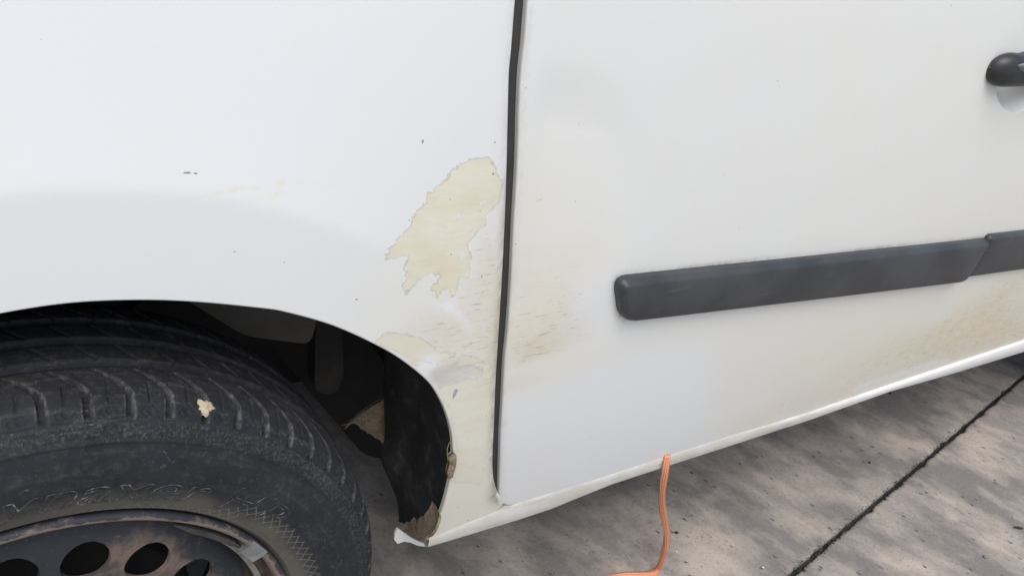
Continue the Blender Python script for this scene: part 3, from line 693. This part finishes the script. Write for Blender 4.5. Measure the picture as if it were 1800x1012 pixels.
# bracket fouled with soil
def mound(name, px, y, h, mat, parent, step=.004, tilt=0.0, seed=0., edge=.012, yp=None):
    q = smooth_curve(np.vstack([px, px[:1]]), 4)[:-1] if False else np.array(px, float)
    if yp is None: q = on_plane_y(q, y)[:, [0, 2]]; pl = np.array([y, 0, 0])
    else:
        w3 = np.array([on_plane_y([p], yp(p))[0] for p in q]); pl = np.linalg.lstsq(np.stack([np.ones(len(w3)), w3[:, 0], w3[:, 2]], 1), w3[:, 1], rcond=None)[0]; q = w3[:, [0, 2]]
    q = resample(q, step*1.2, True)
    q = q+np.array([[mnoise.noise((a*90, b*90, seed)), mnoise.noise((a*90, b*90, seed+5))] for a, b in q])*step*.8
    X, Z = np.meshgrid(np.arange(q[:, 0].min(), q[:, 0].max(), step), np.arange(q[:, 1].min(), q[:, 1].max(), step))
    P = np.stack([X.ravel(), Z.ravel()], 1); P = P[inside(q, P)]; P = P[pdist(q, P) > step*.5]
    vs, es, fs, *_ = delaunay_2d_cdt([Vector(p) for p in np.vstack([q, P])], [], [list(range(len(q)))], 1, 1e-7)
    A = np.array([(v.x, v.y) for v in vs]); d = pdist(q, A)
    hh_ = h*sstep(0, edge, d)*np.array([.8+.5*mnoise.noise((a*70, b*70, seed+9))+.35*mnoise.noise((a*240, b*240, seed+3)) for a, b in A])
    py_ = lambda B: pl[0]+pl[1]*B[:, 0]+pl[2]*B[:, 1]
    V = np.stack([A[:, 0], py_(A)-hh_, A[:, 1]], 1); F = []
    for f in fs:
        f = list(f); a, b, c = A[f[0]], A[f[1]], A[f[2]]
        if (b[0]-a[0])*(c[1]-a[1])-(b[1]-a[1])*(c[0]-a[0]) < 0: f = f[::-1]
        F.append(f)
    n0 = len(q); V0 = len(V); V = np.vstack([V, np.stack([q[:, 0], py_(q)+.004, q[:, 1]], 1)])
    F += [(i, V0+i, V0+(i+1) % n0, (i+1) % n0) for i in range(n0)]
    return mesh_obj(name, V, F, mat, parent)
mound('soil_deposit', [(612, 744), (640, 722), (672, 702), (693, 682), (699, 700), (703, 722), (698, 742), (692, 774), (672, 777), (648, 762), (626, 746)], .215, .010, MUD, van, seed=1.)
mound('soil_deposit', [(708, 930), (712, 924), (724, 918), (748, 912), (757, 902), (763, 884), (770, 900), (775, 905), (771, 921), (762, 938), (748, 951), (735, 949), (722, 941)], .050, .010, MUD, van, seed=2., step=.003, yp=lambda p: -(69*(p[0]-785)+35*(p[1]-880))/45780-.004)
mound('soil_deposit', [(790, 802), (797, 795), (802, 800), (802, 815), (796, 838), (788, 842), (786, 828), (790, 815)], .004, .005, MUD, van, seed=3., step=.002, edge=.004)
def straw(pts, r=.0007, parent=None, mat=STRAW, name='straw'):
    p = smooth_curve(np.array(pts), .004); rows = []
    for k in range(6):
        a = k*math.pi/3; rows.append(p+np.array([math.cos(a)*r, 0, math.sin(a)*r])+np.array([0, math.sin(a)*r*.5, 0]))
    V, F = sweep(rows+[rows[0]]); return mesh_obj(name, V, F, mat, parent)
straw(np.vstack([on_plane_y([(606, 752)], .16), on_plane_y([(622, 738)], .18), on_plane_y([(640, 722)], .20)]), .0013, van)
straw(np.vstack([on_plane_y([(600, 748)], .165), on_plane_y([(616, 742)], .18)]), .0007, van)
straw(np.vstack([on_plane_y([(788, 808)], .004), on_plane_y([(786, 790)], .003), on_plane_y([(790, 777)], .004)]), .0004, van)

# --- front wheel
STEER = .0400; WC = (0.0, -.0148, .305)
wheel = empty('front_wheel', van, WC); wheel.rotation_euler = (0, 0, STEER)
# profile: (radius, depth) with depth growing inwards
prof = np.array([(.194, .016), (.199, .008), (.2035, .003), (.2075, -.002), (.214, -.0062), (.224, -.0092), (.236, -.0108), (.248, -.0106), (.259, -.0086), (.268, -.0060), (.2735, -.0044), (.280, -.0024), (.2865, .0002), (.2885, .0016), (.2925, .0062), (.2965, .0125), (.2995, .022), (.3015, .035), (.3028, .050), (.3034, .066), (.3036, .080)])
prof = np.vstack([prof, np.stack([prof[:-1, 0], .160-prof[:-1, 1]], 1)[::-1]])
pc = smooth_curve(prof, .0010)
half = len(pc)//2
PITCHES = 66; NTH = PITCHES*28
def build_tyre():
    m = len(pc); s = np.concatenate([[0], np.cumsum(np.linalg.norm(np.diff(pc, axis=0), axis=1))])
    Tn = np.gradient(pc, axis=0); Tn /= np.linalg.norm(Tn, axis=1)[:, None]; Nn = np.stack([-Tn[:, 1], Tn[:, 0]], 1)   # (r, y)
    if Nn[half][0] < 0: Nn = -Nn
    th = np.linspace(0, 2*math.pi, NTH, endpoint=False); TH, Sx = np.meshgrid(th, np.arange(m), indexing='ij')
    R = pc[Sx, 0]; Y = pc[Sx, 1]
    s288 = np.interp(.2885, pc[:half, 0], s[:half]); smg = np.interp(.050, pc[half//2:half+5, 1], s[half//2:half+5])
    D = np.zeros_like(R); E = np.zeros_like(R)
    ss = s[Sx]
    sm = np.where(Sx < half, ss, s[-1]-ss)                       # mirrored arc length
    YY = np.where(Sx < half, Y, .160-Y)
    u = (sm-s288)/(smg-s288)
    pitch = 2*math.pi/PITCHES
    tw = TH*np.where(Sx < half, 1, -1)
    shift = -np.where(u > .35, ((u-.35)/.65)**1.7*1.05, 0)*pitch
    ph = ((tw-shift)/pitch) % 1.0
    dphi = np.abs(ph-.5)*pitch
    wg = np.interp(u, [-.05, .1, .5, .8, 1.05], [.0185, .0185, .0150, .0075, .004])/2*1.0
    gmask = (u > -.02) & (u < 1.0)
    gd = np.where(gmask, sstep(1.15, .88, dphi/np.maximum(wg, 1e-5)), 0)*.0064*sstep(-.06, .12, u)
    D += gd; E = np.where(gmask, np.exp(-((dphi/np.maximum(wg, 1e-5)-1.25)/.25)**2), 0)
    # sipe in the middle of each block
    q = np.abs(((tw/pitch) % 1.0)-(.02+.10*(u-.45))); q = np.minimum(q, 1-q)*pitch
    D += np.where((u > .22) & (u < .60), sstep(.0032, .0016, q), 0)*.0022
    # paired lozenges at the foot of each block
    for ox, ou in ((-.075, .095), (.075, .115)):
        a = ((tw/pitch-ox+.5) % 1.0)-.5; e = np.abs(a)/.17+np.abs(u-ou)/.075
        D += sstep(1.14, 1.02, e)*.0012-sstep(.84, .70, e)*.0009
    # circumferential grooves
    for yc, hw, dp in ((.0505, .0042, .0058), (.0800, .0042, .0058)):
        D = np.maximum(D, sstep(hw+.0012, hw-.0006, np.abs(YY-yc))*dp)
    # inner ribs, slanted sipes
    a = ((tw/pitch+(YY-.055)*26) % 1.0); q = np.minimum(a, 1-a)*pitch
    D += np.where((YY > .056) & (YY < .074), sstep(.005, .003, q), 0)*.0028
    # steps round the decor band, ridges on the sidewall
    side = YY < .004
    D += np.where(side, sstep(.2862, .2870, R)*sstep(.2890, .2882, R)*.0010, 0)
    D -= np.where(side, np.exp(-((R-.2725)/.0009)**2)*.0009, 0)
    D -= np.where(side, np.exp(-((R-.2100)/.0012)**2)*.0008, 0)
    D -= np.where(side & (R > .2740) & (R < .2855), .0004*(np.sin(TH*900) > 0), 0)
    rr = R-D*Nn[Sx, 0]; yy = Y-D*Nn[Sx, 1]
    V = np.stack([rr*np.sin(TH), yy, rr*np.cos(TH)], -1).reshape(-1, 3)
    deg = np.degrees(np.where(TH > math.pi, TH-2*math.pi, TH))
    outer = sstep(8, 40, deg)*.013*sstep(0, 60, deg)+.0
    hatch = np.where(side & (Sx < half), sstep(2, 10, deg)*sstep(.2075, .2085, R)*(1-sstep(.2115+.018*sstep(34, 44, deg)+.004*sstep(5, 30, deg), .2125+.018*sstep(34, 44, deg)+.004*sstep(5, 30, deg), R))*(1-sstep(.216, .217, R)*0), 0)
    hatch *= np.where(deg > 42, sstep(.2215, .2225, R), 1)
    n, mm = NTH, m
    idx = np.arange(n*mm).reshape(n, mm); nx = np.roll(idx, -1, 0)
    F = np.stack([idx[:, :-1], nx[:, :-1], nx[:, 1:], idx[:, 1:]], -1).reshape(-1, 4)
    me = bpy.data.meshes.new('tyre'); me.vertices.add(len(V)); me.vertices.foreach_set('co', V.ravel().astype(np.float32))
    me.loops.add(F.size); me.loops.foreach_set('vertex_index', F.ravel().astype(np.int32))
    me.polygons.add(len(F)); me.polygons.foreach_set('loop_start', np.arange(0, F.size, 4, dtype=np.int32)); me.polygons.foreach_set('loop_total', np.full(len(F), 4, np.int32))
    me.update(calc_edges=True); me.validate()
    for k, a in (('edge', E), ('hatch', hatch)):
        at = me.attributes.new(k, 'FLOAT', 'POINT'); at.data.foreach_set('value', a.ravel().astype(np.float32))
    return me
tyre_me = build_tyre(); tyre = link('tyre', tyre_me, TYRE, wheel)
# raised sidewall lettering, outlined
def polar_of(px, off=-.010):
    n = np.array([math.sin(STEER), -math.cos(STEER), 0]); a = np.array([math.cos(STEER), math.sin(STEER), 0]); c = np.array(WC)-n*off*-1*-1
    c = np.array(WC)+n*(-off); d = rays([px]); t = ((c-CP)@n)/(d@n); q = CP+d*t[:, None]-c
    return math.atan2(q[0]@a, q[0][2]), math.hypot(q[0]@a, q[0][2])
def sidewall_y(r): return np.interp(r, prof[:14, 0], prof[:14, 1])
def lettering(text, t0, t1, r0, h, shear=.28, bev=.00042):
    cu = bpy.data.curves.new('lettering', 'FONT'); cu.body = text; cu.size = 1; cu.shear = shear; cu.fill_mode = 'NONE'; cu.bevel_depth = bev/(h/.72); cu.bevel_resolution = 0; cu.resolution_u = 5
    to = bpy.data.objects.new('lettering_curve', cu); COL.objects.link(to); bpy.context.view_layer.update()
    dg = bpy.context.evaluated_depsgraph_get(); me = bpy.data.meshes.new_from_object(to.evaluated_get(dg)); bpy.data.objects.remove(to)
    me.name = 'lettering'
    co = np.empty(len(me.vertices)*3, np.float32); me.vertices.foreach_get('co', co); co = co.reshape(-1, 3)
    x0, x1 = co[:, 0].min(), co[:, 0].max(); k = h/.72
    th = t0+(co[:, 0]-x0)/(x1-x0)*(t1-t0); r = r0+co[:, 1]*k; y = sidewall_y(r)-.0002-co[:, 2]*k
    co2 = np.stack([r*np.sin(th), y, r*np.cos(th)], 1); me.vertices.foreach_set('co', co2.ravel().astype(np.float32)); me.materials.clear(); me.update()
    return link('lettering', me, LETTER, wheel)
tn, rn_ = polar_of((62, 872)); tp, rp_ = polar_of((522, 872)); tp += .040; tn -= .005; print('letters', tn, rn_, tp, rp_)
full = (tp-tn)/(8.05/10.4)
lettering('Dynaxer HP', tp-full, tp, .2215, .0255, bev=.0005)
# clay spat on the tread
def spat():
    tc, rc = polar_of((370, 697), .012); V = []; F = []; nr, na = 5, 26
    r0, y0 = .2955, .0108; nrm = np.array([.80, -.60])
    V.append((0, 0, .0022))
    for i in range(1, nr+1):
        for j in range(na):
            a = 2*math.pi*j/na; e = 1+.13*math.sin(a*3+.5)+.12*math.sin(a*5+2.1)+.10*math.sin(a*9+1)
            rad = i/nr*.0066*e; V.append((rad*1.1*math.cos(a), rad*.95*math.sin(a), (.0024*(1-(i/nr)**2)+.0006*math.sin(i*5+j*3)) if i < nr else -.0012))
    F += [(0, 1+j, 1+(j+1) % na) for j in range(na)]
    for i in range(nr-1):
        b = 1+i*na
        F += [(b+j, b+na+j, b+na+(j+1) % na, b+(j+1) % na) for j in range(na)]
    W = []
    for a, b, h in V:
        th = tc+a/r0; tr = (.6, .8); rr = r0+b*tr[0]*-1*-1+h*nrm[0]; yy = y0+b*tr[1]+h*nrm[1]
        W.append((rr*math.sin(th), yy, rr*math.cos(th)))
    return mesh_obj('mud_spat', W, F, mat_plain('pale_clay', (.46, .38, .26), (.58, .50, .37), .95, 300, .6, .002), wheel)
spat()
# rim: lathed barrel and flange
rp = np.array([(.1985, .012), (.2015, .006), (.2040, .001), (.2050, -.003), (.2042, -.0062), (.2020, -.0072), (.1995, -.0066), (.1975, -.0040), (.1962, .000), (.1952, .006), (.1945, .018), (.1915, .026), (.1875, .030), (.1835, .0335), (.1815, .034), (.180, .032), (.1785, .028)])
rc_ = smooth_curve(rp, .0016); NA = 220
th = np.linspace(0, 2*math.pi, NA, endpoint=False)
V = np.stack([np.outer(np.sin(th), rc_[:, 0]), np.tile(rc_[:, 1], (NA, 1)), np.outer(np.cos(th), rc_[:, 0])], -1).reshape(-1, 3)
mesh_obj('rim', V, grid_faces(NA, len(rc_), True, flip=True), RIM, wheel)
# disc with its round holes
NH, HR, HRAD = 18, .1420, .0182
HPH = math.radians(14.2)
def discy(r): return np.interp(r, [.04, .06, .080, .100, .113, .128, .142, .153, .163, .172, .1785], [.030, .030, .029, .022, .0135, .0105, .0110, .0130, .0165, .0225, .029])
def disc():
    outerc = np.array([(.1785*math.sin(a), .1785*math.cos(a)) for a in np.linspace(0, 2*math.pi, 200, endpoint=False)])
    pts = [outerc]; edges = [(i, (i+1) % 200) for i in range(200)]; holes = []; off = 200
    for k in range(NH):
        a0 = HPH+k*2*math.pi/NH; c = (HR*math.sin(a0), HR*math.cos(a0)); hp = np.array([(c[0]+HRAD*math.cos(a), c[1]+HRAD*math.sin(a)) for a in np.linspace(0, 2*math.pi, 40, endpoint=False)])
        holes.append((c, hp)); pts.append(hp); edges += [(off+i, off+(i+1) % 40) for i in range(40)]; off += 40
    X, Z = np.meshgrid(np.arange(-.18, .18, .0035), np.arange(-.18, .18, .0035)); P = np.stack([X.ravel(), Z.ravel()], 1)
    rr = np.hypot(*P.T); P = P[rr < .1765]
    for c, hp in holes: P = P[np.hypot(P[:, 0]-c[0], P[:, 1]-c[1]) > HRAD+.0015]
    allp = np.vstack(pts+[P])
    vs, es, fs, *_ = delaunay_2d_cdt([Vector(p) for p in allp], edges, [list(range(200))], 1, 1e-7)
    A = np.array([(v.x, v.y) for v in vs]); F = []
    for f in fs:
        f = list(f); cen = A[f].mean(0)
        if any(math.hypot(cen[0]-c[0], cen[1]-c[1]) < HRAD*.985 for c, _ in holes): continue
        a, b, c = A[f[0]], A[f[1]], A[f[2]]
        if (b[0]-a[0])*(c[1]-a[1])-(b[1]-a[1])*(c[0]-a[0]) < 0: f = f[::-1]
        F.append(f)
    used = sorted(set(i for f in F for i in f)); mp = {u: i for i, u in enumerate(used)}; F = [[mp[i] for i in f] for f in F]; A = A[used]
    V = np.stack([A[:, 0], discy(np.hypot(*A.T)), A[:, 1]], 1).tolist()
    for c, hp in holes:                                    # turned-in rims of the holes
        o = len(V)
        for dy, k in ((0, 1), (.0012, .985), (.005, .97)):
            for q in hp: p = np.array(c)+(q-np.array(c))*k; V.append((p[0], discy(math.hypot(*q))+dy, p[1]))
        for r_ in range(2):
            F += [[o+r_*40+i, o+r_*40+(i+1) % 40, o+(r_+1)*40+(i+1) % 40, o+(r_+1)*40+i] for i in range(40)]
    return mesh_obj('wheel_disc', V, F, RIM, wheel)
disc()
# drum and hub behind the holes
V = []; F = []
def lathe(name, pr, mat, parent, n=64, sharp=40):
    pr = np.array(pr); t = np.linspace(0, 2*math.pi, n, endpoint=False)
    V = np.stack([np.outer(np.sin(t), pr[:, 0]), np.tile(pr[:, 1], (n, 1)), np.outer(np.cos(t), pr[:, 0])], -1).reshape(-1, 3)
    return mesh_obj(name, V, grid_faces(n, len(pr), True, flip=True), mat, parent, sharp=sharp)
lathe('brake_drum', [(.001, .05), (.10, .05), (.125, .055), (.130, .065), (.130, .13), (.001, .13)], DARK, wheel)
lathe('rim_barrel', [(.1785, .030), (.172, .05), (.168, .08), (.172, .13), (.19, .15), (.198, .152)], DARK, wheel)
lathe('hub_cap', [(.001, .012), (.022, .013), (.028, .018), (.030, .030), (.040, .031)], BLACKP, wheel)
# balance weight clipped to the flange
def arc_bar(name, a0, a1, sec, mat, n=24, taper=0):
    rows = []; sec = np.array(sec)
    for i, t in enumerate(np.linspace(a0, a1, n)):
        k = 1.0
        if taper: k = min(1, .35+3*min(i, n-1-i)/n)
        c = sec.mean(0); q = c+(sec-c)*k; rows.append(np.stack([q[:, 0]*math.sin(t), q[:, 1], q[:, 0]*math.cos(t)], 1))
    m = len(sec); V = np.vstack(rows); F = []
    for i in range(n-1):
        for j in range(m): F.append((i*m+j, i*m+(j+1) % m, (i+1)*m+(j+1) % m, (i+1)*m+j))
    F += [tuple(range(m))[::-1], tuple((n-1)*m+j for j in range(m))]
    return mesh_obj(name, V, F, mat, wheel, sharp=35)
tA = polar_of((345, 930), -.004); tB = polar_of((428, 962), -.004); tC = polar_of((452, 975), -.004); tD = polar_of((475, 1010), .01); print('weight', tA, tB, tC, tD)
arc_bar('balance_weight', tA[0]-.10, tB[0], [(.1958, -.0075), (.1905, -.0065), (.1893, .000), (.1905, .006), (.1950, .006)], LEAD, taper=1)
arc_bar('weight_clip', tB[0]-.01, tC[0], [(.2052, -.0082), (.1995, -.0088), (.1905, -.0078), (.1893, .000), (.1905, .007), (.1945, .007)], CLIP, n=10)
arc_bar('dusty_ledge', tA[0]-.02, tD[0]+.12, [(.1862, .009), (.1815, .0105), (.1800, .016), (.1815, .022), (.1862, .020)], DUSTY, taper=1)

# --- rest of the van, mostly beyond the frame
def side_strip(name, outer, yfun, mat, parent=van, step=.05):
    return panel(name, outer, mat, parent, step, coarse=step, yfun=yfun)
RWX = 2.62
rx0 = dx_end+.020
rarch = np.array([(RWX+.37*math.sin(a), .36+.37*math.cos(a)) for a in np.radians(np.linspace(-100, 100, 40))])
qb = cre_r[(cre_r[:, 0] > rx0) & (cre_r[:, 0] < rarch[0][0]-.01)]
quarter = np.vstack([[(rx0, qb[0][1])], qb, rarch, [(3.30, .42), (3.33, 1.1), (3.24, 1.78), (2.4, 1.80), (rx0, 1.80)]])
side_strip('rear_side_panel', quarter, lambda x, z: g(x, z, False), WHITE_M)
def far(x, z): return 1.66-g(x, z, False)
for nm, pl in (('far_side_panel', np.array([(.40, .30), (1.0, .32), (2.2, .36), (3.3, .42), (3.33, 1.1), (3.24, 1.78), (.98, 1.78), (.42, 1.12)])),):
    o = side_strip(nm, pl, far, WHITE_M)
    o.data.flip_normals()
# door window and its frame
def wl(z, x): return g(np.array([x]), np.array([z]), False)[0]
win = np.array([(.62, 1.16), (1.66, 1.16), (1.66, 1.66), (1.02, 1.66)])
panel('door_window', resample(win, .04, True), GLASS, door, .06, coarse=.06, yfun=lambda x, z: g(x, z, False)+.004)
fr_o = np.vstack([[(.50, 1.135), (.58, 1.135)], [(1.725, 1.135), (1.725, 1.74), (1.0, 1.74)]])
ring = []
for a, b in (((.50, 1.13), (.62, 1.16)), ((1.725, 1.13), (1.66, 1.16)), ((1.725, 1.74), (1.66, 1.66)), ((.96, 1.74), (1.02, 1.66))):
    for p in (a, b): ring.append((p[0], wl(p[1], p[0])-.002, p[1]))
mesh_obj('window_frame', ring, [(0, 2, 3, 1), (2, 4, 5, 3), (4, 6, 7, 5), (6, 0, 1, 7)], WHITE_M, door, smooth=False)
# bonnet, nose, windscreen, roof, tail
def loft(name, secs, mat, ny=24, bow=0.0):
    V = []; 
    for (x, z, yi) in secs:
        for j in range(ny+1):
            t = j/ny; e = abs(2*t-1); y = yi+(1.66-2*yi)*t; V.append((x+bow*e*e, y, z-.045*e**6))
    o = mesh_obj(name, V, grid_faces(len(secs), ny+1), mat, van); return o
def ytop(x, z): return float(g(np.array([x]), np.array([z]), False)[0])
loft('bonnet', [(x, z+.045, ytop(x, z)+.003) for x, z in [(-.67, .915), (-.56, .955), (-.45, .975), (-.3, 1.0), (-.1, 1.04), (.1, 1.062), (.30, 1.075)]], WHITE_M)
loft('nose', [(-.74, .26, .045), (-.80, .40, .03), (-.81, .55, .012), (-.79, .70, .012), (-.76, .86, .03), (-.68, .965, .05)], WHITE_M, bow=.235)
loft('windscreen', [(.30, 1.12, .05), (.60, 1.40, .11), (.92, 1.76, .19)], GLASS, bow=.10)
loft('roof', [(x, z, .26) for x, z in [(.93, 1.79), (1.3, 1.86), (2.0, 1.88), (2.8, 1.86), (3.24, 1.81)]], WHITE_M)
for s_ in (0, 1):
    V = []
    for x in np.linspace(.95, 3.24, 20):
        y0 = ytop(x, 1.76); 
        for y, z in ((y0, 1.755), (y0+.03, 1.785), (.27, 1.815-.03*abs(x-2)/2)):
            V.append((x, y if s_ == 0 else 1.66-y, z))
    mesh_obj('roof_rail_panel', V, grid_faces(20, 3), WHITE_M, van)
loft('tailgate', [(3.31, .40, .06), (3.33, .8, .05), (3.32, 1.2, .09), (3.24, 1.79, .25)], WHITE_M)
pil = []
for x, z in ((.50, 1.10), (.74, 1.40), (1.02, 1.76)):
    for dx, dy in ((-.13, .06), (.03, -.002)): pil.append((x+dx, ytop(x, z)+dy, z))
mesh_obj('windscreen_pillar', pil, grid_faces(3, 2), WHITE_M, van)
hl = [(-.745, .20, .74), (-.60, .045, .74), (-.57, .055, .92), (-.68, .22, .91), (-.735, .20, .76)]
mesh_obj('headlight', [(-.735, .25, .74), (-.615, .030, .75), (-.60, .045, .88), (-.70, .26, .89), (-.695, .12, .815)], [(0, 1, 4), (1, 2, 4), (2, 3, 4), (3, 0, 4)], GLASS, van, smooth=False)
# floor pan and engine bay close the underside
def box(name, x0, x1, y0, y1, z0, z1, mat, sl=0.031):
    V = [(x, y, z+sl*x) for z in (z0, z1) for x, y in ((x0, y0), (x1, y0), (x1, y1), (x0, y1))]
    return mesh_obj(name, V, [(3, 2, 1, 0), (4, 5, 6, 7), (0, 1, 5, 4), (1, 2, 6, 5), (2, 3, 7, 6), (3, 0, 4, 7)], mat, van, smooth=False)
box('floor_pan', .52, 2.24, .17, 1.50, .325, .38, DARK)
box('floor_pan', 2.24, 3.28, .30, 1.36, .30, .40, DARK)
box('inner_door_skin', .50, 1.70, .085, .10, .36, 1.08, DARK)
box('engine_bay', -.52, .40, .50, 1.16, .17, .90, DARK)
box('bulkhead', .46, .48, .26, 1.56, .30, 1.10, DARK)
aa = np.radians(np.linspace(-95, 22, 40)); rows = [np.stack([ARX+np.sin(aa)*(Rl+o_), g(ARX+np.sin(aa)*Rl, ARZ+np.cos(aa)*Rl, False)+y_, ARZ+np.cos(aa)*(Rl+o_)], 1) for o_, y_ in ((.004, .006), (.010, .03), (.012, .14), (.012, .30))]
V, F = sweep(rows); mesh_obj('wheel_arch_liner', V, F, DARK, van)
box('arch_roof', -.42, .46, .06, .56, .80, .82, DARK)
# the other three wheels share the tyre mesh
def other_wheel(name, x, y, rz):
    e = empty(name, van, (x, y, .305)); e.rotation_euler = (0, 0, rz)
    t2 = bpy.data.objects.new('tyre', tyre_me); COL.objects.link(t2); t2.parent = e
    for src in [c for c in wheel.children if c.name.split('.')[0] in ('rim', 'wheel_disc', 'rim_barrel', 'hub_cap')]:
        c = src.copy(); COL.objects.link(c); c.parent = e
other_wheel('rear_wheel', RWX, .02, 0); other_wheel('rear_wheel', RWX, 1.64, math.pi); other_wheel('front_wheel', 0, 1.64, math.pi)

# ------------------------------------------------------------------ orange twine
def mat_twine():
    t = NT('orange_plastic_twine'); n = t.noise(500, 4, .7); b = t.noise(40, 4)
    fib = t.ramp(t.math('SINE', t.add(t.mul(t.attr('around'), 60.), t.mul(n, 6.))), -.6, .8)
    c = t.mix(fib, (.62, .215, .105), (.82, .38, .225)); c = t.mix(t.mul(t.ramp(b, .5, .7), .35), c, (.55, .22, .13))
    return t.fin(c, .5, t.bump(fib, .5, .0006), Specular_IOR_Level=.4)
pxs = [(1172, 799), (1168.5, 826), (1165, 856), (1164.5, 882), (1168, 912), (1171.5, 940), (1169, 965), (1163, 985), (1157, 999)]
top = on_body([pxs[0]], -.001)[0]; end = on_ground([pxs[-1]], .006)[0]
path = []
for i, p in enumerate(pxs):
    t = i/(len(pxs)-1); tt_ = t**1.1; y = top[1]*(1-tt_)+end[1]*tt_-.010*math.sin(math.pi*t**.5); path.append(on_plane_y([p], y)[0])
gl = on_ground([(1150, 1006), (1138, 1008.5), (1112, 1009), (1085, 1012), (1040, 1024), (960, 1030)], .004)
path = np.vstack([path, gl]); path = smooth_curve(path, .004)
path[:, 2] = np.maximum(path[:, 2], .0035)
T = np.gradient(path, axis=0); T /= np.linalg.norm(T, axis=1)[:, None]
V = []; at = []; NR = 14
for i, p in enumerate(path):
    tw = .5+.9*math.sin(i*.055)+i*.006
    d = CP-p; d /= np.linalg.norm(d); sx_ = np.cross(T[i], d); sx_ /= np.linalg.norm(sx_); up = np.cross(sx_, T[i])
    wdt = .0046*(1+.07*math.sin(i*.21)+.05*math.sin(i*.53+1)); thk = .0024
    if i == 0: wdt *= 1.05
    for j in range(NR):
        a = 2*math.pi*j/NR; k = 1+.16*math.cos(3*(a+tw*1.3))
        q = p+sx_*wdt*k*math.cos(a)+up*thk*k*math.sin(a)
        if q[2] < .0008: q[2] = .0008
        V.append(q); at.append(j/NR+tw*.12)
n = len(path); F = []
for i in range(n-1):
    for j in range(NR): F.append((i*NR+j, i*NR+(j+1) % NR, (i+1)*NR+(j+1) % NR, (i+1)*NR+j))
F += [tuple(range(NR))[::-1], tuple((n-1)*NR+j for j in range(NR))]
tw_o = mesh_obj('orange_twine', V, F, mat_twine(), attrs={'around': at})
tag(tw_o, 'length of orange plastic twine hanging from the van sill down to the concrete', 'twine')

# ------------------------------------------------------------------ bits lying on the concrete
def pebble(px, size, mat, label, name='pebble', cat='pebble', stretch=(1, 1, .6), rot=0.0, group=None):
    import bmesh
    bm = bmesh.new(); bmesh.ops.create_icosphere(bm, subdivisions=2, radius=1)
    sd_ = random.random()*50
    for v in bm.verts:
        k = 1+.35*mnoise.noise(v.co*1.4+Vector((sd_, 0, 0))); v.co = Vector((v.co.x*k*stretch[0], v.co.y*k*stretch[1], max(-.45, v.co.z*k)*stretch[2]))
    me = bpy.data.meshes.new(name); bm.to_mesh(me); bm.free()
    o = link(name, me, mat); p = on_ground([px])[0]; zmin = min(v.co.z for v in me.vertices)
    o.scale = (size,)*3; o.rotation_euler = (0, 0, rot); o.location = (p[0], p[1], -zmin*size+.0002)
    tag(o, label, cat, group); return o
P_DARK = mat_plain('dark_debris', (.018, .016, .014), (.05, .044, .036), .9, 200); P_TAN = mat_plain('grey_pebble', (.16, .14, .12), (.27, .245, .21), .85, 300); P_PALE = mat_plain('white_chip', (.62, .61, .60), (.74, .73, .72), .6, 200)
pebble((1563, 690), .0075, P_DARK, 'dark curled leaf scrap on the concrete close under the van sill', 'leaf_scrap', 'leaf', (1.5, .45, .35), .9)
pebble((1790, 928), .0068, P_DARK, 'black burnt twig scrap on the concrete right of the joint', 'twig_scrap', 'twig', (1.7, .5, .4), -.5)
pebble((1731, 979), .0040, P_TAN, 'small grey pebble on the near slab beyond the joint', stretch=(1.2, .9, .8))
pebble((1528, 813), .0034, P_DARK, 'dark crumb on the concrete left of the joint, below the sill', 'crumb', 'crumb', (1.2, .8, .6))
pebble((1341, 997), .0022, P_PALE, 'tiny white chip on the concrete beside the lower end of the joint', 'paint_chip', 'paint chip', (1, 1.1, .9))
pebble((1190, 969), .0016, P_PALE, 'tiny white chip on the concrete just right of the orange twine', 'paint_chip', 'paint chip', (1.1, 1, .8))
pebble((1189, 936), .0034, P_DARK, 'black speck of grit right of the twine near its bend', 'crumb', 'crumb', (1.3, .9, .5))
# scattered fine grit, far too much to count
GV, GF = [], []
for k in range(420):
    p = on_ground([(random.uniform(760, 1800), random.uniform(640, 1012))])[0]
    if p[1] > .6: continue
    add_stone(GV, GF, (p[0], p[1], 0), random.choice([.0005, .0007, .0009, .0013]), .5)
lg = mesh_obj('loose_grit', GV, GF, P_DARK, smooth=False); tag(lg, 'fine dark grit scattered over the concrete', kind='stuff')
